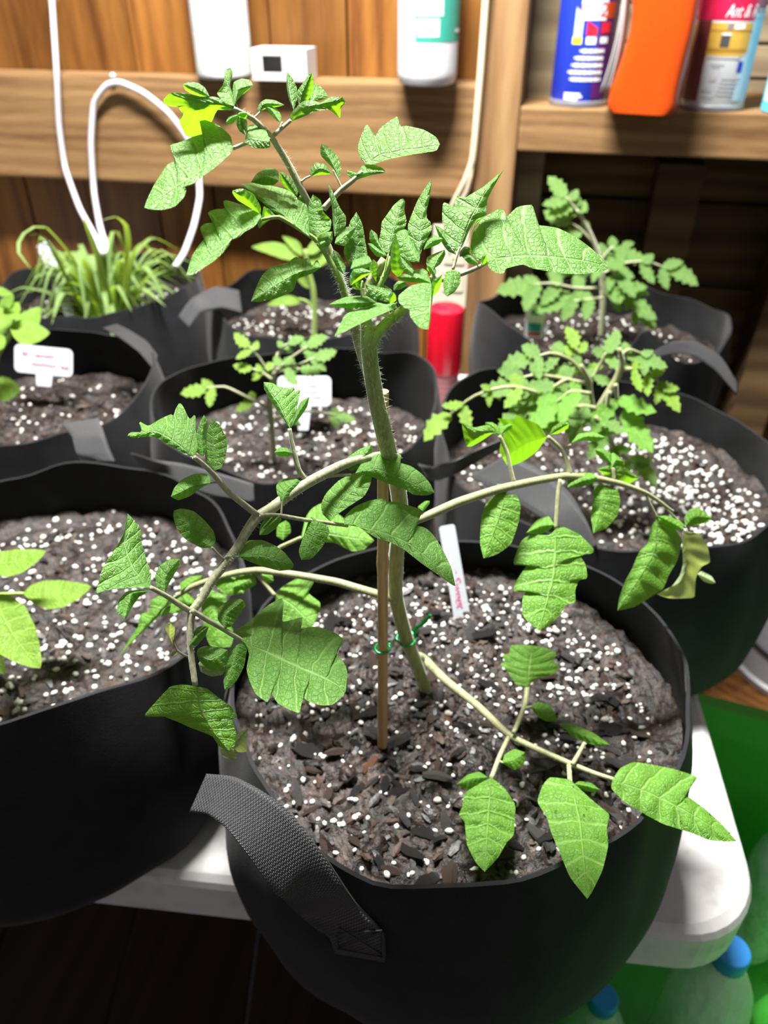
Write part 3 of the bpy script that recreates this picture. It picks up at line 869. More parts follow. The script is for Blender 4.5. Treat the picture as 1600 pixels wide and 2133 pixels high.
# --- upper left leaf
dA = lambda x, y: .292 - (640 - x) * .00009
LA = stalk('leaf_stalk', [(776, 808, .318, 10), (757, 745, .312, 12), (742, 690, .306, 12), (715, 600, .302, 9), (690, 530, .300, 8), (655, 450, .297, 8), (628, 395, .292, 7.5), (600, 340, .290, 7), (568, 290, .286, 6.5), (530, 250, .282, 5.5), (487, 226, .278, 4.5)], tom, M_STALK, 10, 44)
lf = lambda *a, **k: leaflet(LA, *a, **k)
lf('A', "662,345 560,310 430,300 300,330", "620,300 540,262 450,262 400,250 330,236 240,235 192,285 220,320", "640,352 545,350 520,420 445,512 350,525 302,430 322,372 300,345", dA, tilt=.00022, el=.004, er=.010, side=-1)
lf('A', "500,258 420,215 324,178", "470,200 420,168 360,165", "440,258 380,240 340,215", dA, tilt=.00012, off=.002)
lf('A', "668,325 630,230 640,66", "600,300 552,240 585,190 600,150 603,90", "660,260 640,190 655,105", dA, tilt=-.0002, el=-.004)
lf('A', "668,318 690,220 792,186", "655,230 662,165 715,140 770,150", "690,280 730,240 770,205", dA, tilt=-.0001, er=.008)
lf('A', "835,375 870,310 1000,316", "818,345 840,300 875,278 940,285", "850,350 900,335 950,328", dA, tilt=.00012)
lf('A', "845,312 920,350 972,432", "900,315 960,350 980,395", "880,345 920,390 950,420", dA, tilt=-.0002, off=-.002)
cstalk(LA, 'A', "775,400 805,395 835,365", dA, 2.5, 2, name='leaflet_stalk')
cstalk(LA, 'A', "915,530 960,490 1040,420", dA, 5, 4, name='leaflet_stalk', off=.001)
cstalk(LA, 'A', "970,470 985,430", dA, 2, 1.6, name='leaflet_stalk')
lf('A', "1042,425 1150,335 1290,300 1408,300", "1045,370 1110,300 1180,280 1240,300 1310,262 1390,265", "1100,405 1200,362 1290,345 1330,370 1370,402 1378,335", dA, tilt=.0003, el=.006, er=-.004, off=.002, side=-1)
lf('A', "1062,350 1035,230 1018,96", "1035,290 1018,220 1013,150", "1085,270 1082,200 1050,130", dA, tilt=-.0001, off=.006)
lf('A', "1100,330 1130,220 1185,100", "1085,270 1088,220 1130,160 1165,110", "1150,300 1185,230 1196,160", dA, tilt=.00008, off=.008)
lf('A', "1180,300 1205,240 1212,170", "1165,250 1185,195", "1240,285 1290,262 1255,205", dA, tilt=-.0002, off=.007)
lf('A', "655,603 560,665 402,782 270,865 66,1000", "652,570 640,520 560,450 440,405 436,432 470,492 490,516 430,514 300,565 240,580 246,612 312,662 216,716 186,762 130,850 84,945", "640,640 560,715 480,775 400,836 322,866 346,880 330,930 270,992 190,1015 110,1012", dA, tilt=-.0001, el=.011, er=-.002, off=-.003, dt=-.004)
cstalk(LA, 'A', "905,545 820,560 740,572 658,605", dA, 4, 4, name='leaflet_stalk', off=-.002)
lf('A', "735,572 760,530 905,560", "745,500 760,455 830,440 880,490", "790,600 860,607 905,596", dA, tilt=-.0002, off=-.006)
lf('A', "745,520 715,440 695,385", "700,490 680,445 682,400", "755,470 750,420 720,380", dA, tilt=-.0001, off=-.006)
lf('A', "688,380 720,370 756,372", "700,365 740,362", "700,395 740,410", dA, tilt=.0001, off=-.004)
lf('A', "690,385 650,400 612,430", "670,378 625,395", "680,410 650,440 620,442", dA, tilt=-.0001, off=-.003)
# --- right arm of that leaf
dD = lambda x, y: .301
cstalk(LA, 'A', "1262,1008 1300,965 1380,880 1450,825 1500,780 1520,760", dD, 7, 4, name='leaf_branch')
cstalk(LA, 'A', "1110,830 1140,805 1172,790", dA, 2.6, 2, name='leaflet_stalk')
cstalk(LA, 'A', "1382,868 1350,800 1325,750", dD, 2.2, 1.8, name='leaflet_stalk')
lf('A', "1175,792 1240,745 1320,773", "1170,745 1210,700 1270,712", "1220,785 1280,780", dD, tilt=.00015)
lf('A', "1365,812 1320,700 1250,574", "1325,740 1245,655 1240,600", "1378,760 1365,670 1305,605", dD, tilt=-.0001)
lf('C4', "222,272 300,222 430,196 540,182 630,160", "188,240 176,165 222,50 256,100 262,135 300,70 396,4 388,70 382,105 400,72 440,58 540,80 610,122", "260,272 350,244 480,218 565,206 612,195", dD, tilt=-.00005, el=.010, er=-.003, side=1)
lf('C4', "152,366 190,325 334,318", "120,335 116,304 165,328 198,282 250,272 310,292", "180,356 240,335 300,325", dD, tilt=.0001, el=.006)
# --- left arm below
dB = lambda x, y: .284 - (700 - x) * .00006
LB = stalk('leaf_stalk', [(738, 660, .290, 6), (722, 622, .288, 7), (705, 580, .286, 7), (680, 530, .284, 6), (655, 497, .282, 5), (625, 478, .280, 4), (580, 452, .277, 4), (545, 458, .275, 3.5)], tom, M_STALKG, 8, 26)
lf = lambda *a, **k: leaflet(LB, *a, **k)
lf('A', "842,1068 760,1125 600,1255 480,1350 346,1450", "842,1040 790,1000 700,975 612,950 590,962 602,1006 540,1010 490,1032 512,1080 546,1096 470,1106 440,1132 446,1166 482,1186 430,1250 385,1320 360,1400", "800,1125 735,1162 690,1202 646,1216 632,1252 590,1302 540,1350 450,1410 400,1446", dB, tilt=-.00014, el=.009, er=.0, dt=-.004)
lf('A', "952,1066 880,1050 832,1140", "900,1010 862,992 850,1050 818,1098", "900,1085 865,1110", dB, tilt=.0003, off=.001)
lf('A', "842,1048 760,960 656,886", "770,1000 690,952 655,905", "840,990 790,905 720,872", dB, tilt=.0002, off=.004, side=-1)
lf('A', "1166,1192 1085,1125 950,1012 820,915 710,843", "1165,1080 1150,990 1112,910 1098,950 1060,905 1000,875 900,850 800,836", "1095,1145 1010,1075 930,1028 820,938", dB, tilt=-.0001, el=.012, er=.001, off=-.005, side=1)
lf('A', "965,820 880,790 776,832", "960,760 930,738 870,740 810,778", "930,850 870,852 820,842", dB, tilt=-.00012, off=.006)
lf('A', "1085,922 1030,840 968,762", "1020,880 975,830", "1090,890 1050,810 1000,770", dB, tilt=.0001, off=.006)
lf('A', "1215,1192 1205,1050 1190,913", "1170,1160 1156,1050 1165,965", "1300,1150 1312,1085 1262,1030 1240,950", dB, tilt=-.00005, el=.004, er=-.003)
lf('A', "1335,1195 1335,1020 1292,836", "1322,1100 1318,1000 1300,920", "1370,1170 1408,1120 1410,1060 1370,1000 1330,910", dB, tilt=-.00005, off=.002)
lf('A', "1425,1372 1470,1200 1482,1030", "1395,1300 1415,1180 1440,1090", "1510,1370 1550,1300 1530,1200 1512,1110", dB, tilt=-.00005, off=.003)
lf('A', "1335,1240 1400,1180 1480,1128", "1350,1190 1410,1130", "1400,1255 1450,1190", dB, tilt=-.0002, off=-.002)
lf('Q', "1338,1112 1240,1135 1140,1190 1046,1256", "1320,1080 1300,1110 1290,1075 1262,1078 1230,1070 1200,1092 1130,1112 1090,1150 1060,1215", "1300,1140 1240,1162 1222,1210 1150,1242 1085,1258", dB, tilt=-.00010, el=.006, off=-.002)
lf('A', "1240,1245 1280,1210 1320,1160", "1220,1200 1270,1165", "1290,1260 1320,1220", dB, tilt=-.0002, off=-.003)
# --- the crowded top
dC = lambda x, y: .283
LC = stalk('leaf_stalk', [(772, 640, .286, 6), (790, 600, .284, 6), (806, 560, .283, 5), (812, 535, .283, 4)], tom, M_STALKG, 8)
lf = lambda *a, **k: leaflet(LC, *a, **k)
lf('C1', "520,602 555,400 640,136", "455,560 440,480 455,400 462,330 505,268 560,190 615,142", "560,520 640,400 668,330 650,230 656,160", dC, tilt=-.00008, el=.003, er=.003, off=.004)
lf('C1', "505,612 430,570 345,508", "420,620 370,560", "470,560 400,510", dC, tilt=-.0002)
lf('C1', "480,590 420,480 372,392", "400,530 360,480 360,420", "440,500 420,430", dC, tilt=-.0001, off=.002)
lf('C1', "772,655 775,480 800,250 874,-22", "735,560 690,470 680,400 682,345 710,270 750,170 800,80 850,5", "800,540 850,450 880,385 866,328 838,300 836,230 860,130 876,20", dC, tilt=-.00007, el=.004, er=.002)
lf('C1', "810,560 880,490 972,470", "840,470 900,438", "860,545 940,512", dC, tilt=-.00015)
lf('C1', "772,665 690,520 590,412", "700,660 610,600 552,550 540,490", "780,600 740,470 660,392", dC, tilt=-.00016, off=-.003)
lf('C1', "605,792 590,620 576,420", "545,740 530,640 545,520", "650,720 620,640 610,540", dC, tilt=.0001, off=-.002)
lf('C1', "720,760 650,680 610,600", "650,740 600,680", "730,720 680,640", dC, tilt=-.0002, off=-.004)
lf('C1', "872,838 760,790 586,790", "840,740 800,718 730,732 650,762", "800,835 700,832 620,812", dC, tilt=-.0002, off=-.006)
lf('C1', "872,840 872,1000 852,1222", "800,838 700,862 602,942 604,1000 650,1045 690,1060 700,1120 760,1196 810,1222", "892,900 880,1000 868,1150", dC, tilt=-.00022, off=-.009, el=.003, er=.005)
lf('C1', "880,955 920,850 966,766", "872,880 890,815", "935,905 958,840", dC, tilt=.0003, off=-.006)
lf('C1', "1040,730 1030,830 1008,952", "1000,745 972,830 985,925", "1112,745 1118,830 1075,905", dC, tilt=-.00015, off=-.004)
lf('C1', "890,722 920,640 986,560", "835,690 838,625 910,588", "950,680 990,605", dC, tilt=-.00015, off=-.002)
lf('C1', "910,770 880,720 840,690", "870,760 835,720", "915,740 890,690", dC, tilt=-.0001, off=-.004)
lf('C1', "590,1042 420,1085 220,1170 66,1284", "560,990 500,1015 420,1000 350,1040 250,1060 160,1100 110,1190", "430,1112 280,1178 150,1245", dC, tilt=-.00025, off=-.010, el=.006, er=-.003)
lf('C1', "420,1000 240,1000 20,1018", "340,950 240,945 160,955 80,985", "340,1035 180,1048 70,1032", dC, tilt=-.0002, off=-.007)
lf('C1', "565,965 450,900 326,850", "520,1000 400,965 340,910", "540,890 440,832 370,828", dC, tilt=-.0002, off=-.006)
lf('C1', "530,1010 545,960 560,915", "510,960 530,925", "580,985 578,940", dC, tilt=.0003, off=-.009)
lf('C1', "240,690 250,500 250,245", "180,640 175,500 190,350", "340,620 325,500 300,350", dC, tilt=-.0001, off=.004)
lf('C1', "200,860 290,760 390,745", "190,800 220,730 300,715", "260,820 330,780", dC, tilt=.0002, off=-.004)
lf('C1', "150,770 120,690 60,560", "90,720 40,640", "160,700 110,600", dC, tilt=-.0001, off=-.003)
lf('C1', "200,720 300,690 380,660", "230,640 300,620 350,610", "280,730 360,700", dC, tilt=-.0002, off=-.002)
lf('C1', "420,850 400,760 390,640", "360,800 360,700", "450,780 430,680", dC, tilt=.0001, off=.001)
lf('C1', "470,860 500,740 510,620", "440,790 460,690", "530,760 540,680", dC, tilt=-.0001, off=.002)
lf('C1', "560,900 600,850 660,830", "560,860 600,820", "620,890 670,860", dC, tilt=-.0002, off=-.004)
lf('C1', "280,900 250,840 240,760", "220,880 210,800", "310,860 290,790", dC, tilt=.0001, off=.0)
for s_ in ("470,800 485,740 515,600", "300,1000 290,900 300,820", "560,1080 550,1040 590,1000"):
    cstalk(LC, 'C1', s_, dC, 2.4, 1.6, M_STALKG, 'leaflet_stalk', -.002)
cstalk(LC, 'C1', "540,1140 470,1105 400,1095", dC, 2.0, 1.5, M_STALK, 'leaflet_stalk', -.004)
# --- right arm of the top
dR = lambda x, y: .285 + (x - 900) * .00003
LR = stalk('leaf_stalk', [(880, 605, .284, 5), (905, 588, .285, 5), (940, 578, .286, 5), (975, 566, .287, 5), (1000, 555, .288, 4.5), (1012, 548, .289, 4)], tom, M_STALK, 8, 24)
lf = lambda *a, **k: leaflet(LR, *a, **k)
lf('C1', "1100,575 1190,330 1320,90 1476,-104", "1040,560 1000,500 990,400 965,300 970,182 990,165 1050,212 1078,240 1070,170 1090,114 1130,142 1200,100 1300,40 1400,-40", "1140,520 1190,400 1240,320 1330,270 1340,150 1382,60 1450,-60", dR, tilt=-.00007, el=.004, er=.003)
lf('C1', "1085,605 1000,480 900,350", "1010,570 950,480", "1060,540 1020,440 950,375", dR, tilt=-.0001)
lf('C1', "1150,560 1250,330 1345,275", "1200,420 1250,310", "1230,370 1300,300", dR, tilt=.0003, off=.003)
cstalk(LR, 'C1', "1112,540 1085,620 1055,725", dR, 2.6, 3.4, M_STALK, 'leaflet_stalk')
lf('C4', "886,800 1000,790 1130,782 1300,792 1450,812 1570,843", "835,805 800,745 815,650 870,570 960,520 990,535 985,580 1060,510 1140,497 1150,525 1095,625 1170,610 1280,625 1380,672 1460,730 1530,790", "900,842 932,872 985,880 998,852 1090,830 1150,852 1320,880 1430,882 1540,864", dR, tilt=-.00008, el=.010, er=-.003, dt=.004)
lf('C4', "870,830 878,800 885,775", "855,815 865,785", "892,815 894,790", dR, tilt=.0003, off=-.002)
lf('C1', "1150,640 1200,620 1270,680", "1120,600 1180,575", "1180,670 1230,690", dR, tilt=-.0002, off=.001)
lf('C1', "1110,620 1150,560 1200,540", "1110,580 1150,535", "1160,610 1210,570", dR, tilt=-.0001, off=.002)

# --- left leaf reaching forward
dE = lambda x, y: .352 - (800 - x) * .00014
LE = stalk('leaf_stalk', [(800, 948, .350, 9), (760, 955, .346, 9.5), (717, 967, .340, 10), (680, 985, .335, 11), (640, 1006, .330, 11), (600, 1032, .325, 11), (567, 1058, .320, 11.5), (535, 1078, .315, 11.5), (515, 1105, .312, 10.5), (495, 1140, .310, 10), (468, 1175, .306, 10), (440, 1212, .302, 9.5), (418, 1250, .299, 9.5), (400, 1275, .296, 9), (396, 1320, .294, 7), (399, 1370, .293, 6.5), (407, 1428, .292, 6)], tom, M_STALK, 12, 70)
lf = lambda *a, **k: leaflet(LE, *a, **k)
cs = lambda crop, s, r0, r1, off=0.0, mat=None: cstalk(LE, crop, s, dE, r0, r1, mat, 'leaflet_stalk', off)
cs('E', "970,820 880,750 800,685 720,590 660,530 600,482", 7, 5, -.001)
lf('E', "602,482 480,390 370,330 212,358", "560,470 450,412 380,368 300,366 250,372", "625,430 612,340 608,235 575,260 540,190 518,165 495,200 498,260 470,232 400,262 335,300 285,275 282,290 330,335 230,338", dE, tilt=-.00016, el=.002, er=.006)
lf('E', "722,562 715,420 705,256", "672,520 664,440 672,345", "760,545 786,480 796,390 755,300", dE, tilt=-.00006, el=.005, er=-.002)
lf('E', "655,482 645,370 660,235", "612,450 608,380 632,285", "672,440 668,350 682,275", dE, tilt=-.0001, off=.003)
lf('E', "700,635 600,650 466,715", "690,590 650,578 590,585 530,615 485,665", "650,660 580,710 510,735", dE, tilt=-.0001, el=.004)
cs('E', "735,630 715,632 695,636", 2.5, 2)
cs('E', "1262,628 1215,560 1190,470 1170,380 1160,315", 6, 4, .001)
lf('E', "1162,318 1100,180 1008,44", "1105,235 1050,155 1012,85", "1195,220 1222,110 1215,85 1195,110 1185,75 1150,78 1100,72 1060,50", dE, tilt=-.00012, el=.004, er=.006)
lf('E', "1168,312 1215,220 1276,130", "1195,230 1225,160", "1215,260 1262,190", dE, tilt=-.0001, off=.001)
lf('E', "1182,460 1130,450 1070,456", "1150,430 1100,426", "1150,478 1100,478", dE, tilt=-.0001)
lf('E', "1118,745 1140,680 1212,614", "1088,700 1082,650 1110,615 1165,603", "1160,712 1215,660 1228,630", dE, tilt=-.0002, off=-.005)
cs('E', "1112,822 1115,780 1118,742", 2.2, 2, -.004)
cs('E', "990,826 1050,822 1110,826 1180,838 1250,850 1340,862 1440,876 1500,884", 5, 4, -.004)
lf('E', "1104,828 1050,870 984,940", "1060,812 1010,850 985,895", "1112,850 1080,900 1030,936", dE, tilt=-.00012, off=-.006)
lf('E', "1325,858 1290,960 1230,1086", "1290,828 1270,860 1245,935 1214,1030", "1380,882 1392,925 1350,1010 1290,1075", dE, tilt=-.00012, off=-.008, el=.003)
lf('B2', "468,752 560,590 775,366", "405,690 398,610 440,530 530,440 640,385", "510,705 600,640 720,560 765,480 780,410", dE, tilt=-.0001, el=.008, er=-.002, off=-.004)
lf('B2', "572,772 720,800 900,850 1060,920 1250,1070 1415,1240", "570,715 650,640 760,592 870,575 892,602 960,598 1040,622 1166,665 1142,712 1078,765 1190,800 1260,868 1320,970 1382,1100", "640,770 720,815 810,872 930,912 1040,975 1150,1062 1280,1152 1385,1228", dE, tilt=-.00013, el=.006, er=-.001, off=-.010, dt=.004)
cs('B2', "310,440 400,415 500,402 620,396", 4.5, 3.5, -.001)
lf('B2', "622,372 690,290 782,168", "580,325 602,262 690,200", "682,345 745,292 782,220", dE, tilt=-.0001, el=.004, off=-.002)
lf('B2', "655,385 800,350 1000,420 1255,532", "700,315 775,290 790,240 870,233 990,240 1006,262 990,302 1080,332 1160,390 1222,462", "780,412 900,462 1020,502 1100,548 1200,552", dE, tilt=-.00012, el=.006, off=-.006)
lf('E', "862,1066 1000,1060 1186,1112", "876,1010 920,972 1000,968 1075,1000 1135,1045", "920,1092 1000,1122 1100,1148 1170,1138", dE, tilt=-.00013, el=.005, off=-.002)
cs('E', "785,1068 820,1064 865,1066", 3, 2.5, -.001)
lf('E', "705,1012 600,900 484,796", "640,1012 550,962 500,900 480,830", "728,970 715,915 660,850 600,800 530,784", dE, tilt=-.00012, off=.001)
cs('E', "775,1082 740,1050 705,1010", 3.5, 2.5)
cs('E', "580,1385 500,1335 430,1290 345,1245", 6.5, 5)
lf('E', "352,1248 250,1140 195,990 212,812", "250,1246 120,1256 28,1280 45,1215 70,1120 140,1020 190,930", "345,1150 322,1080 296,985 288,905 250,850", dE, tilt=-.0001, el=-.003, er=.007)
lf('E', "430,1288 430,1180 518,1080", "385,1245 374,1180 400,1118 462,1080", "452,1230 485,1170 518,1110", dE, tilt=-.0001, er=.004)
lf('B1', "268,212 160,230 116,382", "200,203 130,215 80,270 70,340", "210,245 165,305 140,362", dE, tilt=-.00012, off=-.001)
lf('B1', "402,300 365,325 344,370", "365,308 340,345", "400,330 370,360", dE, tilt=-.0001)
cs('B1', "530,330 620,385 700,430 790,485 870,535", 6, 5, -.003)
lf('B1', "862,535 960,572 1200,682 1400,772 1482,830", "780,465 850,425 920,370 1000,300 1090,253 1097,310 1062,395 1110,398 1222,372 1165,448 1280,430 1400,460 1472,510 1440,552 1398,580 1450,620 1492,700", "885,600 870,690 890,770 930,850 1000,896 1022,840 1060,900 1130,940 1200,962 1196,850 1250,892 1330,916 1400,912 1458,866", dE, tilt=-.00022, el=.004, er=.003, off=-.007, dt=.003)
lf('B1', "735,442 740,350 850,270", "692,385 700,310 770,264 830,258", "780,425 825,355 864,300", dE, tilt=-.0001, off=-.005)
lf('B1', "832,532 790,650 735,820", "775,565 750,650 728,765", "872,560 856,670 812,760 765,808", dE, tilt=-.00013, off=-.006)
lf('B1', "562,602 650,630 755,575", "570,568 620,550 700,560", "585,650 640,695 728,702 752,640", dE, tilt=-.0001, off=-.001)
lf('B1', "572,660 640,710 740,690", "590,640 680,650", "590,710 650,737 720,728", dE, tilt=-.0002, off=.004, mat=M_PALE)
lf('B1', "637,430 570,480 514,552", "580,428 525,475", "615,490 560,548", dE, tilt=-.00012, off=-.005)
cs('B1', "522,620 480,605 440,575 410,510 395,450", 3, 2)
lf('B1', "425,560 395,480 400,405", "400,520 368,440 378,410", "420,520 428,440", dE, tilt=.0002, mat=M_PALE)
lf('B1', "445,575 415,590 400,612", "425,565 405,590", "440,600 420,612", dE, tilt=.0001, mat=M_PALE)
lf('B1', "562,800 600,960 680,1100 760,1196", "480,788 400,800 330,872 240,976 290,986 372,950 365,986 440,1016 520,1052 600,1082 642,1080 700,1168", "625,812 700,870 772,922 812,986 780,1002 806,1090 792,1170", dE, tilt=-.00004, el=.010, er=.003, mat=M_LEAF2)
lf('B1', "790,1185 830,1120 882,1056", "790,1130 830,1080", "820,1205 872,1200 868,1130", dE, tilt=.0002, off=.004, mat=M_PALE)
lf('B1', "740,1175 760,1220 792,1262", "708,1180 720,1230", "806,1190 806,1245", dE, tilt=.0, off=.004, mat=M_PALE)

# --- low leaf behind, hanging to the left
dG = lambda x, y: .442 + (785 - x) * .00007
LG = stalk('leaf_stalk', [(826, 1250, .445, 9), (785, 1237, .442, 9), (740, 1224, .444, 9), (700, 1212, .447, 8.5), (620, 1198, .452, 8), (540, 1188, .458, 7.5), (490, 1194, .461, 7), (450, 1205, .463, 6.5), (400, 1222, .466, 6), (365, 1245, .468, 4.5)], tom, M_STALK2, 8, 36)
lf = lambda *a, **k: leaflet(LG, *a, mat=k.pop('mat', M_LEAF2), **k)
cstalk(LG, 'B1', "920,85 980,160 1045,240", dG, 5, 4.5, M_STALK2, 'leaflet_stalk')
lf('B1', "1042,235 1140,290 1285,420", "1100,178 1190,133 1286,150 1252,222 1322,280 1322,330", "1060,330 1110,420 1190,460 1260,450", dG, tilt=-.00015, el=.006, er=.004)
lf('B1', "925,115 870,150 782,190", "870,102 805,130", "928,170 860,206", dG, tilt=-.00015)
lf('B1', "960,110 1000,120 1038,150", "985,98 1030,115", "975,140 1010,160", dG, tilt=-.0002, off=.004)
lf('B1', "640,200 670,380 725,560", "590,300 618,480 650,552", "742,245 752,350 792,470 772,552", dG, tilt=-.0001, off=.004)
lf('B1', "740,110 790,170 850,225", "690,120 672,170 740,238", "800,130 870,180", dG, tilt=-.0002)
lf('B1', "600,116 540,150 462,210", "530,120 462,162", "600,165 540,195", dG, tilt=-.0001)
lf('B1', "410,240 300,370 84,612", "340,238 282,268 272,330 212,360 200,430 140,520", "380,310 320,375 262,432 180,512", dG, tilt=-.00005, el=.004)
lf('B1', "430,230 450,290 420,352", "400,270 390,335", "478,260 482,330", dG, tilt=-.0002, off=.002)
lf('B1', "560,330 500,280 470,230", "500,310 470,270", "560,280 510,230", dG, tilt=-.0002, off=.004)
cstalk(LG, 'B2', "85,945 160,910 245,872", dG, 4.5, 4, M_STALK2, 'leaflet_stalk')
cstalk(LG, 'B2', "0,1010 40,975 90,945", dG, 4.5, 4.5, M_STALK2, 'leaflet_stalk')
lf('B2', "245,872 400,840 600,870 800,895", "280,720 330,650 420,610 560,720 700,800", "380,905 500,912 630,976 720,962", dG, tilt=-.00015, mat=M_LEAF2)
lf('B2', "108,892 110,820 130,742", "60,862 66,780", "166,832 158,770", dG, tilt=-.00012)

# --- right leaf
dH = lambda x, y: .398 + (x - 865) * .00011
LH = stalk('leaf_stalk', [(838, 1098, .402, 8), (862, 1086, .399, 9), (905, 1068, .402, 9.5), (955, 1046, .408, 9.5), (1035, 1020, .416, 9), (1110, 1003, .425, 8.5), (1177, 992, .432, 8), (1243, 997, .440, 7), (1294, 1008, .445, 6), (1344, 1026, .451, 5), (1374, 1045, .454, 4), (1402, 1066, .457, 3)], tom, M_STALK2, 10, 50)
lf = lambda *a, **k: leaflet(LH, *a, mat=k.pop('mat', M_LEAF2), **k)
cs = lambda crop, s, r0, r1, off=0.0: cstalk(LH, crop, s, dH, r0, r1, M_STALK2, 'leaflet_stalk', off)
cs('B3', "525,395 510,330 490,240 455,160", 5, 3.5)
cs('B3', "805,355 790,290 765,230 695,165", 6, 4)
cs('B3', "755,378 745,480 735,625", 5, 4.5, -.002)
cs('B3', "1025,380 1020,320", 3, 3)
cs('B3', "775,228 810,205", 2.5, 2)
cs('B3', "500,412 480,462", 2.8, 2.4)
cs('B3', "1185,448 1205,500 1240,570", 3, 2.5)
cs('B3', "1255,490 1300,540 1380,620", 2.6, 2.4)
lf('B3', "692,168 590,195 470,270", "650,108 538,58 530,82 444,75 495,112 466,180 455,235", "640,240 570,290 500,314", dH, tilt=.00025, el=.003, er=.006, side=-1)
lf('B3', "455,152 370,140 290,215", "400,108 330,120 270,98 276,155", "420,150 380,178 320,213", dH, tilt=.0002)
lf('B3', "462,165 430,120 384,95", "420,140 390,115", "455,120 420,95", dH, tilt=-.0001)
lf('B3', "460,158 490,120 520,108", "465,120 500,100", "490,140 515,125", dH, tilt=-.0001)
lf('B3', "812,198 890,165 988,170", "850,152 920,143", "880,185 940,190", dH, tilt=-.0001)
lf('B3', "705,155 750,125 800,100", "720,120 770,90", "750,150 795,125", dH, tilt=.0003, off=.002)
lf('B3', "795,418 860,385 942,368", "795,380 850,346 915,348", "850,418 920,398", dH, tilt=-.00012, off=-.003)
lf('B3', "490,452 440,600 376,772", "440,450 390,500 366,560 358,690", "540,458 560,510 550,590 512,700 440,752", dH, tilt=-.00008, off=-.002, el=.003, er=.003)
lf('B3', "485,460 460,430 440,400", "455,455 438,425", "490,435 465,402", dH, tilt=-.0001, off=-.002)
lf('B3', "735,625 725,850 650,1132", "700,655 610,655 560,690 524,800 592,800 560,850 530,900 528,936 592,915 570,972 570,1050 605,1095", "772,615 850,650 922,722 916,748 850,745 882,800 892,870 852,880 832,930 832,992 790,1000 750,1060 695,1112", dH, tilt=-.00010, off=-.006, el=.005, er=.004, dt=-.002)
lf('B3', "728,605 660,610 588,645", "700,562 640,582", "690,640 640,655", dH, tilt=-.0001, off=-.005)
lf('B3', "975,405 960,520 922,648", "930,412 920,480 910,565", "1042,430 1056,490 1040,560 985,622", dH, tilt=-.00008)
lf('B3', "1238,565 1220,750 1042,1032", "1208,620 1195,692 1150,740 1110,832 1082,880 1050,970", "1300,590 1362,680 1340,780 1300,850 1270,922 1225,952 1130,1012", dH, tilt=-.00002, el=.006, er=.006)
lf('B3', "1380,612 1430,570 1512,570", "1375,570 1400,530 1440,518", "1440,605 1480,595", dH, tilt=.0001)
lf('B3', "1372,632 1390,780 1360,880 1238,950", "1365,700 1368,800 1350,860 1300,925", "1450,650 1492,720 1502,790 1462,812 1432,870 1425,962 1380,970 1300,970", dH, tilt=.00015, off=.004, mat=M_PALE)
lf('B3', "1440,850 1480,870 1530,893", "1460,835 1510,860", "1470,885 1510,898", dH, tilt=.0, off=.003, mat=M_PALE)
lf('B3', "1240,560 1310,590 1375,632", "1290,560 1360,590", "1290,610 1345,630", dH, tilt=-.0001, off=-.002)
lf('B3', "1150,372 1060,350 940,328", "1080,320 1000,310", "1100,400 1040,390 980,360", dH, tilt=.0003, off=.003)
lf('B3', "1010,330 1030,280 1075,290", "990,290 1020,245", "1040,320 1075,305", dH, tilt=-.0001, off=.003)
lf('B3', "1010,300 980,250 930,230", "970,280 940,255", "1010,250 970,225", dH, tilt=-.0001, off=.003)
lf('B3', "65,545 85,510 108,486", "50,515 85,487", "80,535 105,500", dH, tilt=-.0001, off=-.002)

# --- low leaf in front, lying over the rim
def dJ(x, y):
    k = (x - 885) / 400.0
    return dZ(x, y, .872 + .020 * min(max(k, 0), 1.2))
pj = cp('B4', "130,150 230,250 380,370 520,500 640,560 800,630 900,670 1000,702")
LJ = stalk('leaf_stalk', [(868, 1368, .490, 9)] + [(x, y, dJ(x, y), 9.5 - .75 * i) for i, (x, y) in enumerate(pj)], tom, M_STALK2, 10, 44)
lf = lambda *a, **k: leaflet(LJ, *a, mat=k.pop('mat', M_LEAF2), **k)
cs = lambda s, r0, r1, off=0.0: cstalk(LJ, 'B4', s, dJ, r0, r1, M_STALK2, 'leaflet_stalk', off)
cs("540,490 575,410 595,350 603,270", 5, 5, -.006)
cs("520,505 480,590 440,695", 5, 5)
cs("805,632 830,590 860,535", 5, 4, -.004)
cs("790,635 795,720", 5, 5)
cs("592,378 625,372", 3, 3, -.006)
cs("475,615 495,625", 2.5, 2.5)
lf('B4', "602,285 610,190 625,95", "552,272 510,210 480,182 502,170 490,140 522,130 530,95", "640,250 720,225 746,190 724,170 732,130 690,108", dJ, tilt=-.00012, off=-.008)
lf('B4', "620,378 680,395 738,440", "650,350 700,365 728,400", "650,418 690,438", dJ, tilt=-.00018, off=-.006)
lf('B4', "744,450 850,495 976,545", "800,448 900,490", "800,502 860,532 930,550", dJ, tilt=-.0002, off=-.004, er=.003)
lf('B4', "490,625 540,605 592,578", "500,588 545,563", "545,657 588,630", dJ, tilt=-.00018, off=-.004)
lf('B4', "440,690 425,880 410,1116", "380,722 320,762 310,820 294,860 320,892 330,990 370,1072", "500,740 546,812 546,880 540,950 508,985 470,1052", dJ, tilt=-.00016, off=-.004, el=.003, er=.003)
lf('B4', "425,690 350,695 284,722", "385,665 330,680", "390,725 330,745", dJ, tilt=-.00014, off=-.004)
lf('B4', "795,700 840,900 872,1238", "705,690 670,730 648,800 690,870 710,940 750,1032 795,1140", "880,780 940,830 972,860 960,920 966,1000 940,1110 892,1210", dJ, tilt=-.00024, off=-.013, el=.003, er=.003)
lf('B4', "812,722 865,725 928,745", "835,708 890,715", "860,750 905,757", dJ, tilt=-.0002, off=-.004)
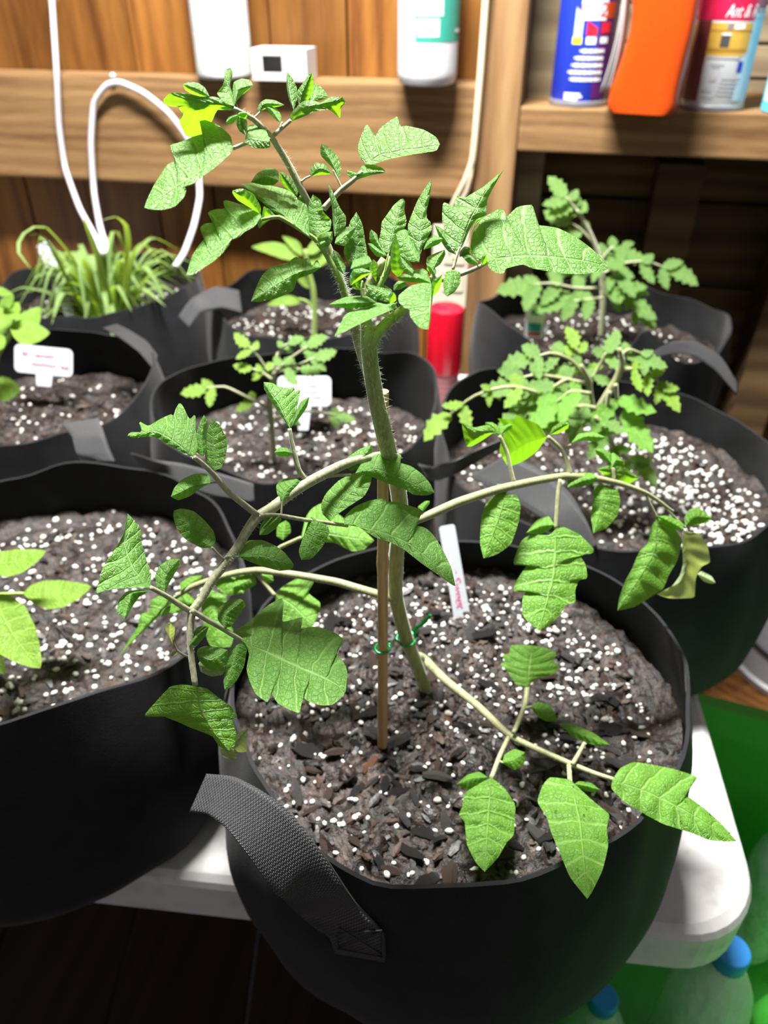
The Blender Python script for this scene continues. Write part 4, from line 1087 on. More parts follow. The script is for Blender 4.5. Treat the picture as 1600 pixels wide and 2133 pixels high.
lf('B4', "985,702 1150,760 1330,850 1546,978", "1020,650 1080,622 1150,630 1270,655 1370,690 1330,725 1290,740 1312,766 1400,830 1480,902", "982,742 1040,800 1120,850 1220,902 1330,936 1420,972 1500,980", dJ, tilt=-.00016, off=-.004, el=.005, er=.002)
# drops of water on the low leaves
rn = random.Random(4)
its = []
for lfo in [o for o in LJ.children if o.name.startswith('leaflet') and 'stalk' not in o.name][-3:]:
    vs_ = lfo.data.vertices
    for i in range(8):
        v = vs_[rn.randint(30, len(vs_) - 30)]
        nrm = v.normal if v.normal.z > 0 else -v.normal
        s_ = rn.uniform(.0004, .0008)
        its.append((ICO2[0], ICO2[1], Matrix.Translation(v.co + nrm * s_ * .3) @ nrm.to_track_quat('Z', 'Y').to_matrix().to_4x4() @ Matrix.Diagonal((s_, s_, s_ * .65, 1))))
wd_ = joined('water_drops', its, M_WATER, LJ); wd_['kind'] = 'stuff'
# --- fine hairs on the stems
hv = []; hf_ = []
rn = random.Random(11)
sp = catmull([(x, y, d * 1000, r) for x, y, d, r in STEM], 300)
def hair(p, dirv, ln, r):
    a = dirv.orthogonal().normalized(); b = dirv.cross(a)
    base = len(hv)
    bend = Vector((rn.uniform(-.3, .3), rn.uniform(-.3, .3), rn.uniform(-.3, .1)))
    for k, (u, rr_) in enumerate(((0, 1), (.5, .7))):
        c = p + dirv * ln * u + bend * ln * u * u
        for q in range(3):
            hv.append(c + (a * cos(q * 2.1) + b * sin(q * 2.1)) * r * rr_)
    hv.append(p + dirv * ln + bend * ln)
    for q in range(3):
        q2 = (q + 1) % 3
        hf_.append((base + q, base + q2, base + 3 + q2, base + 3 + q)); hf_.append((base + 3 + q, base + 3 + q2, base + 6))
def hairs_on(pts, n, lo, hi, scale=1.0):
    for i in range(n):
        k = rn.randint(1, len(pts) - 2)
        x, y, d, r = pts[k]
        if not (lo < y < hi): continue
        p = P(x, y, d / 1000); t = (P(*pts[k+1][:2], pts[k+1][2] / 1000) - p).normalized()
        v = Vector((rn.gauss(0, 1), rn.gauss(0, 1), rn.gauss(0, 1))); v = (v - t * v.dot(t)).normalized()
        rad = r * d / 1000 / 1600
        hair(p + v * rad * .95, (v + t * rn.uniform(-.3, .5)).normalized(), rn.uniform(.0010, .0030) * scale, .00005)
hairs_on(sp, 1500, 560, 960)
hairs_on(sp, 260, 960, 1330, .5)
hairs_on(catmull([(x, y, d * 1000, r) for x, y, d, r in [(776, 808, .318, 10), (757, 745, .312, 12), (742, 690, .306, 12), (715, 600, .302, 9), (690, 530, .300, 8)]], 80), 420, 480, 830)
hairs_on(catmull([(772, 722, 292, 11), (790, 690, 289, 12), (815, 665, 287, 11.5), (838, 647, 285, 10)], 60), 160, 600, 760)
hairs_on(catmull([(738, 660, 290, 6), (722, 622, 288, 7), (705, 580, 286, 7), (680, 530, 284, 6), (655, 497, 282, 5)], 60), 160, 480, 680)
hairs_on(catmull([(628, 395, 292, 7.5), (600, 340, 290, 7), (568, 290, 286, 6.5), (530, 250, 282, 5.5), (487, 226, 278, 4.5)], 60), 140, 200, 420, .6)
hairs_on(catmull([(717, 967, 340, 10), (640, 1006, 330, 11), (567, 1058, 320, 11.5), (515, 1105, 312, 10.5), (440, 1212, 302, 9.5), (400, 1275, 296, 9), (399, 1370, 293, 6.5)], 90), 300, 900, 1420, .45)
ho = mesh_obj('stem_hairs', hv, hf_, M_HAIR, tom, False); ho['kind'] = 'stuff'

# --- bamboo stake and its tie
sk = thing('bamboo_stake', 'brown bamboo stake standing upright beside the tomato stem', 'stake')
b0 = atZ(797, 1552, SOIL_Z - .004); tpz = P(798, 815, dF(798, 815, b0.y))
pts = []; rads = []
for i in range(31):
    u = i / 30
    p = b0.lerp(tpz, u); pts.append(p)
    rr_ = .0031 - .0005 * u
    rr_ += .0007 * math.exp(-((u - .085) / .012) ** 2) + .0005 * math.exp(-((u - .60) / .012) ** 2)
    rads.append(rr_)
V_, F_ = tube_geo(pts, rads, 16)
mesh_obj('shaft', V_, F_, M_BAMBOO, sk, True).data.set_sharp_from_angle(angle=radians(50))
tie = thing('twist_tie', 'green tinsel wire tie looped round the bamboo stake and stem', 'wire tie')
def loop3(c, r, tiltv, n=22, a0=0, a1=2 * pi):
    return [c + Vector((r * cos(a0 + (a1 - a0) * i / n), r * sin(a0 + (a1 - a0) * i / n), tiltv * sin(a0 + (a1 - a0) * i / n))) for i in range(n + 1)]
dsk = dF(797, 1350, b0.y); csk = P(797, 1350, dsk)
cst = P(846, 1330, .476)
V_, F_ = tube_geo(loop3(csk, .0042, .0), [.0007] * 23, 6); mesh_obj('loop', V_, F_, M_TIE, tie, True)
V_, F_ = tube_geo(loop3(cst, .0058, .001), [.0007] * 23, 6); mesh_obj('loop', V_, F_, M_TIE, tie, True)
zig = [csk + Vector((.004, .003, 0)), csk.lerp(cst, .5) + Vector((0, .004, -.001)), cst + Vector((-.003, -.005, .0))]
V_, F_ = tube_geo([Vector(p) for p in catmull([tuple(p) for p in zig], 16)], [.0007] * 16, 6); mesh_obj('strand', V_, F_, M_TIE, tie, True)
tail = [cst + Vector((.005, 0, 0)), P(866, 1310, .480), P(880, 1300, .482), P(896, 1283, .486)]
tq = [Vector(p) for p in catmull([tuple(p) for p in tail], 40)]
tq = [p + Vector((0, 0, .0009 * (1 if i % 2 else -1))) for i, p in enumerate(tq)]
V_, F_ = tube_geo(tq, [.0008 + .0004 * (i % 2) for i in range(40)], 5); mesh_obj('tail', V_, F_, M_TIE, tie, False)
# ---------------------------------------------------------------- plants behind
def blade(parent, base, tip, w, dfun, tilt=-.00015, mat=None, serr=0.25, bend=0.0, name='leaflet', off=0.0, dt=0.0, fold=.1, N=20, K=3):
    bx, by = base; tx, ty = tip
    dx, dy = tx - bx, ty - by; ln = math.hypot(dx, dy) + 1e-6
    nx, ny = -dy / ln, dx / ln
    rn = random.Random(int(bx * 3 + ty * 5))
    def mp(u): return (bx + dx * u + nx * bend * ln * sin(pi * u), by + dy * u + ny * bend * ln * sin(pi * u))
    mid = [mp(u / 6) for u in range(7)]
    L_ = []; R_ = []
    for i in range(1, 13):
        u = i / 13
        pf = (u ** .6) * ((1 - u) ** .9) / .364 if serr > .1 else (sin(pi * u ** .75)) ** .85
        for lst, sg in ((L_, 1), (R_, -1)):
            k = pf * w * (1 + serr * (1 if i % 3 == 1 else (-.6 if i % 3 == 0 else 0)) * rn.uniform(.7, 1.2))
            m = mp(min(1, u + .02)); lst.append((m[0] + nx * k * sg, m[1] + ny * k * sg))
    d0 = dfun(*base)
    f_ = fold * w * d0 / 1600 * 2
    return leaflet(parent, 'px', mid, L_, R_, dfun, tilt=tilt, el=-f_, er=-f_ * .3, off=off, dt=dt, mat=mat, name=name, N=N, K=K)
def pinnate(plant, pts, dfun, size_, pairs, mat, smat, r0=4.0, r1=2.0, tilt=-.0002, droop=.5, off=0.0, seed=1):
    """a compound leaf: a stalk with a terminal leaflet and side leaflets; pts in picture points"""
    q = catmull(pts, 30); size = size_ * 1.4
    st = stalk('leaf_stalk', [(x, y, dfun(x, y) + off, r0 + (r1 - r0) * i / (len(q) - 1)) for i, (x, y) in enumerate(q)][::3] + [(q[-1][0], q[-1][1], dfun(*q[-1]) + off, r1)], plant, smat, 6, 16)
    rn = random.Random(seed)
    ex, ey = q[-1][0] - q[-4][0], q[-1][1] - q[-4][1]; l = math.hypot(ex, ey)
    ex, ey = ex / l, ey / l
    blade(st, q[-1], (q[-1][0] + ex * size * 1.15, q[-1][1] + ey * size * 1.15 + droop * size * .3), size * .27, dfun, tilt, mat, .3, rn.uniform(-.1, .1), off=off)
    for k in range(pairs):
        u = .30 + .62 * k / max(1, pairs - 1) if pairs > 1 else .6
        i = int(u * 29)
        x, y = q[i]; tx, ty = q[min(i + 1, 29)][0] - q[i-1][0], q[min(i + 1, 29)][1] - q[i-1][1]
        l = math.hypot(tx, ty) + 1e-6; tx, ty = tx / l, ty / l
        for sg in (1, -1):
            a = math.atan2(ty, tx) + sg * radians(rn.uniform(48, 75))
            s_ = size * rn.uniform(.65, 1.0) * (.75 if k % 2 == 0 and pairs > 3 else 1)
            ddx, ddy = cos(a), sin(a) * .8 + droop * .5
            blade(st, (x, y), (x + ddx * s_, y + ddy * s_), s_ * rn.uniform(.19, .27), dfun, tilt * rn.uniform(.3, 1.3), mat, .3, rn.uniform(-.12, .12), off=off + rn.uniform(-.003, .003))
    return st
fdep = lambda f: (lambda x, y: dF(x, y, f))

# small tomato in the middle bag
sd = thing('tomato_plant', 'small pale tomato seedling in the middle bag, its leaves over a white tag', 'tomato plant')
f0 = fdep(.69)
stalk('main_stem', [(572, 962, f0(572, 962), 6), (568, 900, f0(568, 900), 6), (562, 840, f0(562, 840), 7), (570, 780, f0(570, 780), 6), (580, 735, f0(580, 735), 4)], sd, M_STALK, 8)
for i, (p, sz, pr) in enumerate(((["566,790", "540,745", "520,722"], 30, 2), (["570,780", "600,750", "640,722"], 32, 2), (["575,770", "620,760", "655,745"], 32, 2), (["575,775", "600,770", "625,768"], 30, 1),
                              (["565,790", "545,775", "525,768"], 26, 1), (["580,740", "590,722", "600,716"], 24, 1), (["562,850", "520,830", "470,806", "430,808"], 34, 2), (["572,872", "640,856", "700,864"], 26, 2))):
    pinnate(sd, S(' '.join(p)), fdep(.69 - .012 * (i % 3)), sz, pr, M_LIME if i in (0, 4, 6) else M_BACK, M_STALK, 4, 2, -.0003, .5, seed=i + 3)

# pepper seedling at the back
pp = thing('pepper_plant', 'young pepper seedling with few broad leaves at the back', 'pepper plant')
f1 = fdep(1.0)
stalk('main_stem', [(655, 706, f1(655, 706), 6), (656, 650, f1(656, 650), 6), (652, 600, f1(652, 600), 6), (642, 560, f1(642, 560), 5), (636, 520, f1(636, 520), 4)], pp, M_STALKG, 8)
stalk('side_stem', [(655, 650, f1(655, 650), 3), (640, 628, f1(640, 628), 2.5), (622, 622, f1(622, 622), 2)], pp, M_STALKG, 6)
for b_, t_, w_, tl in (((622, 540), (524, 514), 15, -.0002), ((630, 532), (588, 492), 10, -.0001), ((628, 628), (556, 636), 11, -.0002), ((640, 530), (672, 486), 12, -.0001), ((640, 545), (690, 530), 13, -.0002), ((645, 600), (612, 570), 9, .0001)):
    blade(pp, b_, t_, w_, f1, tl, M_LIME, .03, .08, 'leaf')

# bushy tomato on the right
bt = thing('tomato_plant', 'bushy green tomato plant in the bag with the most perlite', 'tomato plant')
f2 = fdep(.60)
stalk('main_stem', [(1236, 905, f2(1236, 905), 8), (1240, 868, f2(1240, 868), 9), (1262, 828, f2(1262, 828), 9), (1284, 790, f2(1284, 790), 8), (1296, 755, f2(1296, 755), 6), (1290, 725, f2(1290, 725), 4)], bt, M_STALK2, 8)
stalk('side_stem', [(1238, 870, f2(1238, 870), 7), (1230, 830, f2(1230, 830), 7), (1226, 790, f2(1226, 790), 6), (1210, 760, f2(1210, 760), 4)], bt, M_STALK2, 8)
for i, (p, sz, pr, fo, mt) in enumerate((("1232,850 1173,842 1131,822 1080,806 1037,808 985,826 940,862", 46, 4, -.02, M_LIME), ("1226,800 1180,790 1120,780 1075,790", 50, 3, .0, M_BACK), ("1222,790 1190,750 1150,735 1110,745", 44, 3, .02, M_BACK),
                                     ("1226,790 1210,750 1200,725", 36, 2, .03, M_LIME), ("1228,800 1250,760 1262,735", 40, 2, .02, M_BACK), ("1292,770 1330,768 1356,778 1380,806", 36, 3, .0, M_LIME), ("1290,745 1310,728 1340,738", 34, 2, .01, M_BACK),
                                     ("1282,800 1286,830 1300,850", 62, 1, -.015, M_LEAF2), ("1240,850 1215,845 1190,850", 62, 2, -.02, M_BACK), ("1180,790 1140,815 1100,845", 50, 2, -.015, M_BACK), ("1230,820 1190,815 1160,838", 52, 2, -.03, M_LEAF2),
                                     ("1240,868 1262,900 1280,930 1320,965", 40, 3, -.03, M_BACK), ("1270,815 1262,860 1250,890", 40, 1, -.02, M_BACK))):
    pinnate(bt, S(p), fdep(.60 + fo), sz, pr, mt, M_STALK2, 5, 2.5, -.0003, .55, seed=i + 20)

# tomato at the right back
bq = thing('tomato_plant', 'lanky grey-green tomato plant beside the wooden post', 'tomato plant')
f3 = fdep(.94)
stalk('main_stem', [(1252, 705, f3(1252, 705), 6), (1256, 640, f3(1256, 640), 6), (1255, 580, f3(1255, 580), 6), (1243, 520, f3(1243, 520), 5), (1222, 470, f3(1222, 470), 4), (1200, 435, f3(1200, 435), 3)], bq, M_STALK, 8)
for i, (p, sz, pr, fo) in enumerate((("1215,455 1195,430 1180,410", 40, 3, .0), ("1240,510 1210,478 1190,465", 42, 1, .0), ("1250,545 1275,515 1300,520", 34, 3, .02), ("1252,600 1200,600 1150,590 1110,592", 48, 3, -.03), ("1255,620 1210,625 1180,630", 42, 2, -.04),
                                  ("1254,570 1300,548 1350,545 1395,562", 40, 3, .0), ("1256,580 1290,590 1320,615", 40, 3, -.02), ("1254,560 1225,540 1200,545", 40, 2, .02), ("1256,610 1290,620 1330,650", 30, 2, -.02), ("1248,535 1270,560 1285,575", 34, 2, -.02))):
    pinnate(bq, S(p), fdep(.94 + fo), sz, pr, M_BACK, M_STALK, 3.5, 2, -.0003, .5, seed=i + 50)

# lime pepper leaves in the left bag
lp = thing('pepper_plant', 'lime green pepper plant in the bag at the left edge', 'pepper plant')
f4 = fdep(.40)
rt = atZ(-60, 1400, SOIL_Z)
stalk('main_stem', [(-62, 1420, dZ(-62, 1420, SOIL_Z), 9), (-55, 1330, f4(-55, 1330), 9), (-48, 1250, f4(-48, 1250), 8), (-45, 1180, f4(-45, 1180), 7)], lp, M_STALKG, 8)
stalk('side_stem', [(-48, 1250, f4(-48, 1250), 5), (0, 1238, f4(0, 1238), 4), (50, 1236, f4(50, 1236), 3)], lp, M_STALKG, 8)
for b_, t_, w_, tl, of in (((-40, 1178), (96, 1148), 27, -.00025, -.01), ((48, 1236), (190, 1222), 30, -.00028, .0), ((-15, 1236), (84, 1392), 52, -.00022, -.02), ((-50, 1300), (12, 1405), 26, -.0001, -.01), ((-50, 1200), (-150, 1240), 40, -.0002, .0), ((-48, 1190), (-90, 1100), 36, -.0002, .02)):
    blade(lp, b_, t_, w_, f4, tl, M_LIME, .03, .06, 'leaf', of, N=30, K=4)
# shiny wet plant in the bag behind
wp = thing('pepper_plant', 'bright pepper plant with shiny wet leaves cut by the left edge', 'pepper plant')
f5 = fdep(.70)
stalk('main_stem', [(-25, 880, dZ(-25, 880, SOIL_Z), 6), (-20, 800, f5(-20, 800), 6), (-5, 740, f5(-5, 740), 6), (20, 700, f5(20, 700), 5), (40, 672, f5(40, 672), 4)], wp, M_STALKG, 8)
for b_, t_, w_, tl, of in (((20, 680), (104, 694), 26, -.0003, -.01), ((30, 690), (84, 640), 24, -.0002, -.0), ((20, 690), (-40, 640), 30, -.0003, .0), ((0, 640), (28, 612), 12, .0, .0), ((10, 660), (40, 630), 18, -.0003, -.01), ((-20, 800), (44, 812), 26, -.0002, -.01), ((-10, 600), (26, 612), 9, -.0001, .0), ((10, 700), (-30, 730), 22, -.0003, -.01)):
    blade(wp, b_, t_, w_, f5, tl, M_LIME, .05, .08, 'leaf', of)

# grassy strap-leaved plant
gp = thing('grass_plant', 'clump of arching strap-like variegated leaves under the white hoses', 'grass plant')
c0 = atZ(226, 668, .834)
rn = random.Random(21)
def strap_leaf(pts, w_):
    n = 16
    q = [Vector(p) for p in catmull([tuple(p) for p in pts], n)]
    V = []; F = []; UV = []
    for i in range(n):
        u = i / (n - 1)
        t = q[min(i + 1, n - 1)] - q[max(i - 1, 0)]
        sd_ = t.cross(Vector((0, 0, 1)))
        if sd_.length < 1e-6: sd_ = Vector((1, 0, 0))
        sd_.normalize(); up = sd_.cross(t).normalized()
        ww = w_ * (min(1, .55 + 1.5 * u) if u < .3 else (1 - ((u - .3) / .7) ** 2.2)) + .0002
        for j in (-1, 0, 1):
            V.append(q[i] + sd_ * ww * j + up * ww * .35 * abs(j)); UV.append((u, j))
    for i in range(n - 1):
        for j in range(2): F.append((i*3 + j, i*3 + j + 1, (i+1)*3 + j + 1, (i+1)*3 + j))
    return mesh_obj('leaf', V, F, M_BLADE, gp, True, UV)
for i in range(84):
    a = rn.uniform(0, 2 * pi); R_ = rn.uniform(.05, .125) * (1.15 if rn.random() < .2 else 1); H_ = rn.uniform(.035, .135) * (1.1 - .4 * (R_ / .13))
    r0_ = rn.uniform(0, .03); b0_ = c0 + Vector((r0_ * cos(a) * 1.3, r0_ * sin(a), 0))
    dv = Vector((cos(a + rn.uniform(-.3, .3)), sin(a), 0))
    strap_leaf([b0_, b0_ + dv * R_ * .28 + Vector((0, 0, H_ * .75)), b0_ + dv * R_ * .62 + Vector((0, 0, H_)), b0_ + dv * R_ * 1.0 + Vector((0, 0, H_ * rn.uniform(.25, .8)))], rn.uniform(.0034, .0058))
for s_, w_ in (("200,660 150,540 90,470 45,492 38,525 66,562", .004), ("170,650 128,560 90,492 50,490", .003), ("250,650 268,520 262,470 240,452 205,462", .004), ("235,650 205,540 180,470 178,452", .004), ("262,660 272,560 285,520 318,490", .004), ("265,665 300,590 330,560 352,555", .003), ("215,650 236,470 290,452 200,460", .0)):
    if w_: strap_leaf([P(x, y, dF(x, y, 1.0 - .02 * k)) for k, (x, y) in enumerate(S(s_))], w_)
# ---------------------------------------------------------------- text and wrapped labels
def text_geo(s, size):
    cu = bpy.data.curves.new('lettering', 'FONT'); cu.body = s; cu.size = size; cu.align_x = 'CENTER'; cu.align_y = 'CENTER'; cu.resolution_u = 3
    ob = bpy.data.objects.new('lettering', cu); COL.objects.link(ob)
    dg = bpy.context.evaluated_depsgraph_get(); dg.update()
    me = bpy.data.meshes.new_from_object(ob.evaluated_get(dg))
    V = [v.co.copy() for v in me.vertices]; F = [tuple(p.vertices) for p in me.polygons]
    bpy.data.objects.remove(ob, do_unlink=True); bpy.data.meshes.remove(me); bpy.data.curves.remove(cu)
    return V, F
def text_on(name, s, size, mat, parent, mapf, shear=0.0, sx=1.0):
    V, F = text_geo(s, size)
    return mesh_obj(name, [mapf(v.x * sx + v.y * shear, v.y) for v in V], F, mat, parent)
class Can:
    """a round can or bottle on the shelf; a = angle from the side facing the camera (positive to the right), z from its foot"""
    def __init__(s, c, r, yaw=0.0):
        s.c = Vector(c); s.r = r; s.yaw = yaw
        v = Vector((-s.c.x, -s.c.y, 0)).normalized(); s.f = v; s.g = Vector((-v.y, v.x, 0)) * 1.0
        if s.g.x < 0: s.g = -s.g
    def pt(s, a, z, out=.0003, r=None):
        rr_ = (r or s.r) + out
        return s.c + (s.f * cos(a) + s.g * sin(a)) * rr_ + Vector((0, 0, z))
    def patch(s, name, a0, a1, z0, z1, mat, parent, out=.0003, n=14, top=None, r=None):
        V = []; F = []
        for i in range(n + 1):
            a = a0 + (a1 - a0) * i / n
            V += [s.pt(a, z0, out, r), s.pt(a, z1 if top is None else z1 + (top - z1) * i / n, out, r)]
        for i in range(n): F.append((2*i, 2*i + 2, 2*i + 3, 2*i + 1))
        return mesh_obj(name, V, F, mat, parent, True)
    def text(s, name, t, size, a, z, mat, parent, out=.0006, shear=0, sx=1.0):
        return text_on(name, t, size, mat, parent, lambda x, y: s.pt(a + x / s.r, z + y, out), shear, sx)
LZ, RZ = 1.1195, 1.0945       # ledge heights left and right
def ledge(px, t, z):
    """place on the ledge whose picture column is px"""
    lo, hi = -1.0, 1.2
    for _ in range(50):
        m = (lo + hi) / 2
        if proj(wall_pt(m, t, z))[0] < px: lo = m
        else: hi = m
    return wall_pt(lo, t, z)
# paper towel roll
c = ledge(470, .006, LZ); rr_ = .0395
tw = thing('paper_towel_roll', 'white paper towel roll standing on the wooden beam ledge', 'paper towel')
V = []; F = []; n = 56; rows = [(0, .93), (.002, .985), (.006, 1.0)] + [(.02 + i * .02, 1.0) for i in range(13)] + [(.278, 1.0), (.28, .97)]
for z, k in rows:
    for i in range(n):
        a = 2 * pi * i / n
        r_ = rr_ * k * (1 + .012 * noise.noise(Vector((cos(a) * 2, sin(a) * 2, z * 25)))) + (.0012 if 0 < (a - 4.9) < .25 else 0)
        V.append(c + Vector((r_ * cos(a), r_ * sin(a), z)))
for j in range(len(rows) - 1):
    for i in range(n): F.append((j*n + i, j*n + (i+1) % n, (j+1)*n + (i+1) % n, (j+1)*n + i))
F.append(tuple(range(n))[::-1]); F.append(tuple((len(rows)-1)*n + i for i in range(n)))
mesh_obj('towel_sheets', V, F, M_PAPER, tw, True)
lathe('core', [(.019, .279), (.021, .279), (.021, .2815), (.019, .2815)], c, M_TAN, tw, 24)
# small white card box with openings
bx = thing('card_box', 'small white card box with cut-out windows beside the paper towel', 'box')
p0, p1 = ledge(527, -.022, LZ), ledge(640, -.022, LZ)
ex = (p1 - p0); wdt = ex.length; ex.normalize(); ey = WM.copy(); hgt = .038; dp = .050
def bxp(a, b_, z): return p0 + ex * a + ey * b_ + Vector((0, 0, z))
def slab(name, a0, a1, b0_, b1_, z0, z1, mat, parent):
    return box8(name, [bxp(a0, b0_, z0), bxp(a1, b0_, z0), bxp(a1, b1_, z0), bxp(a0, b1_, z0), bxp(a0, b0_, z1), bxp(a1, b0_, z1), bxp(a1, b1_, z1), bxp(a0, b1_, z1)], mat, parent)
th = .0012
slab('base', 0, wdt, 0, dp, 0, th, M_CARD, bx); slab('lid', 0, wdt, 0, dp, hgt - th, hgt, M_CARD, bx)
slab('back_panel', 0, wdt, dp - th, dp, th, hgt - th, M_CARD, bx)
slab('side_panel', 0, th, th, dp - th, th, hgt - th, M_CARD, bx); slab('side_panel', wdt - th, wdt, th, dp - th, th, hgt - th, M_CARD, bx)
for a0, a1, z0, z1 in ((0, wdt, th, .010), (0, wdt, hgt - .008, hgt - th), (0, wdt * .2, .010, hgt - .008), (wdt * .56, wdt, .010, hgt - .008)):
    slab('front_panel', a0, a1, 0, th, z0, z1, M_CARD, bx)
# white bottle with green label
bo = thing('white_bottle', 'white plastic bottle with a teal label and barcode on the ledge', 'bottle')
c = ledge(889, -.018, LZ); R_ = .0395
lathe('bottle_body', [(.030, 0), (.036, .002), (.0385, .008), (R_, .012), (R_, .0185), (R_ - .0006, .019), (R_, .0195), (R_, .17), (.036, .185), (.025, .20), (.014, .205), (.014, .22)], c, M_WHITEPL, bo, 48)
lathe('cap', [(.0165, .221), (.0165, .245), (.015, .247)], c, M_WHITEPL, bo, 30)
cn = Can(c, R_)
lb = cn.patch('label', -.42, 1.55, .050, .165, M_TEAL, bo, .0003, 24)
cn.patch('text_panel', -.36, .47, .078, .165, M_LABELW, lb, .0006)
cn.patch('barcode_panel', -.34, .36, .056, .075, M_LABELW, lb, .0006)
rn = random.Random(3)
x = -.24
while x < .26:
    w_ = rn.uniform(.012, .035); cn.patch('barcode_bar', x, min(.27, x + w_), .0605, .071, M_INK, lb, .0009, 2); x += w_ + rn.uniform(.015, .03)
for i in range(9):
    z = .086 + i * .0085
    cn.patch('text_line', -.31, rn.uniform(.25, .42), z, z + .0022, M_GREYINK, lb, .0009, 6)
cn.patch('print', 1.0, 1.35, .06, .064, M_LABELW, lb, .0009, 5)
# hoses
def cable(name, pts, r, mat, parent=None, n=60, sides=8):
    q = [Vector(p) for p in catmull([tuple(p) for p in pts], n)]
    V_, F_ = tube_geo(q, [r] * n, sides); return mesh_obj(name, V_, F_, mat, parent, True)
wp_ = lambda px, py, t: (lambda sz: wall_pt(sz[0], t, sz[1]))(wall_s(px, py, t))
h1 = thing('white_hose', 'white hose running straight down the wall into the grassy plant', 'hose')
cable('hose', [wp_(103, -60, .03), wp_(108, 0, .02), wp_(118, 150, -.012), wp_(123, 260, -.014), wp_(136, 350, -.02), P(165, 432, 1.13), P(192, 482, 1.10), P(214, 522, 1.075)], .0042, M_TUBE, h1)
cable('hose_end', [P(208, 512, 1.077), P(219, 530, 1.073)], .0062, M_WHITEPL, h1, 4, 10)
h2 = thing('white_hose', 'white hose arching in a loop over the grassy plant against the beam', 'hose')
cable('hose', [P(222, 518, 1.08), P(208, 470, 1.10), wp_(196, 400, -.03), wp_(190, 300, -.018), wp_(196, 215, -.012), wp_(222, 178, -.012), wp_(250, 172, -.012), wp_(300, 194, -.014), wp_(352, 236, -.016), wp_(392, 290, -.018), wp_(412, 350, -.02), P(416, 410, 1.14), P(404, 470, 1.12), P(384, 526, 1.10), P(362, 560, 1.085)], .0044, M_TUBE, h2, 90)
cable('hose_end', [P(226, 526, 1.077), P(220, 512, 1.082)], .0062, M_WHITEPL, h2, 4, 10)
# pin on the ledge and a nail
pn = thing('push_pin', 'tiny white push pin stuck in the beam above the hose loop', 'push pin')
q0 = wp_(235, 157, -.006)
lathe('head', [(.001, 0), (.004, .001), (.0045, .003), (.003, .0055), (.001, .0062)], q0 - Vector((0, 0, .003)), M_WHITEPL, pn, 16)
V_, F_ = tube_geo([q0, wall_pt(wall_s(235, 157, 0)[0], .004, q0.z - .002)], [.0008, .0006], 6); mesh_obj('needle', V_, F_, M_STEEL, pn)
# cream cable down the post to the outlet
cb = thing('power_cable', 'cream power cable running down the wooden post to the outlet box', 'cable')
cable('cable', [wp_(1017, -60, -.012), wp_(1012, 0, -.012), wp_(1002, 140, -.012), wp_(992, 260, -.012), wp_(984, 335, -.012), wp_(968, 380, -.010), wp_(945, 425, .0), wp_(928, 470, .012), wp_(920, 520, .02)], .0048, M_CREAM, cb)
cable('branch', [wp_(984, 335, -.012), wp_(980, 370, -.012), wp_(972, 400, -.009), wp_(950, 440, .0), wp_(934, 480, .014)], .0035, M_CREAM, cb)
ob_ = thing('outlet_box', 'beige electrical outlet box fixed to the wall under the beam', 'outlet')
s0, z1_ = wall_s(906, 470, .015); s1, z0_ = wall_s(984, 640, .015)
wbox('box', s0, s1, .016, WALL_T, z0_, z1_, M_BEIGE, ob_, .004)
wbox('face_plate', s0 - .002, s1 + .002, .012, .016, z0_ - .002, z1_ + .002, M_BEIGE, ob_, .002)
sm = (s0 + s1) / 2
for zz in (z0_ + (z1_ - z0_) * .33, z0_ + (z1_ - z0_) * .68):
    k = wbox('socket', sm - .016, sm + .016, .0105, .0125, zz - .014, zz + .014, M_BEIGE, ob_, .003)
    for ds, h_ in ((-.007, .006), (.007, .006)):
        wbox('slot', sm + ds - .0012, sm + ds + .0012, .0100, .0112, zz - h_ + .003, zz + h_ + .003, M_INK, k)
    wbox('slot', sm - .002, sm + .002, .0100, .0112, zz - .011, zz - .007, M_INK, k)
# red bottle behind the middle bag
rb = thing('red_bottle', 'slim red plastic bottle with a ribbed pink base behind the middle bag', 'bottle')
c = Vector((P(924, 700, 1.0).x, .93, TABLE_Z + .001)); c.x = (924 - 800) / 1600 * 1.0
lathe('bottle_body', [(.0215, .095), (.0225, .10), (.0225, .172), (.0215, .178), (.018, .180)], c, M_REDCUP, rb, 36)
lathe('ribbed_base', [(.016, 0), (.0175, .002)] + [(.0175 + .003 * (i / 22) + (.0008 if i % 2 else 0), .004 + i * .0041) for i in range(23)] + [(.0205, .0955)], c, M_PINKPL, rb, 36)
# blue spray can
bc = thing('spray_can', 'blue spray can with white bullet lines on the shelf', 'spray can')
c = ledge(1203, .040, RZ); R_ = .0375
lathe('can_body', [(.033, 0), (.0365, .001), (.0375, .004), (.0368, .008), (R_, .010), (R_, .20), (.033, .207), (.02, .215)], c, M_BLUE, bc, 48)
lathe('base_rim', [(.0372, .0), (.0388, .0008), (.0388, .006), (.0372, .0072)], c, M_STEEL, bc, 48)
lathe('cap', [(.028, .208), (.028, .24), (.026, .243)], c, M_REDP, bc, 36)
cn = Can(c, R_)
lb = cn.patch('purple_band', .42, 1.5, .010, .195, M_PURPLE, bc, .0003, 10)
cn.patch('white_flag', -.25, .62, .098, .120, M_LABELW, bc, .0006, 12)
cn.text('lettering', 'SPRAYS', .0105, .08, .1105, M_REDP, bc, .0010, 0, .75)
cn.text('numeral', '2', .023, .50, .1085, M_REDP, bc, .0011, .15)
cn.patch('flag_end', .62, 1.0, .100, .117, M_ORANGE, bc, .0006, 6)
cn.patch('straw_print', -.42, -.14, .078, .112, M_SKYPR, bc, .0005, 6, .102)
cn.patch('yellow_print', -.44, -.13, .072, .080, M_YELLOW, bc, .0007, 5)
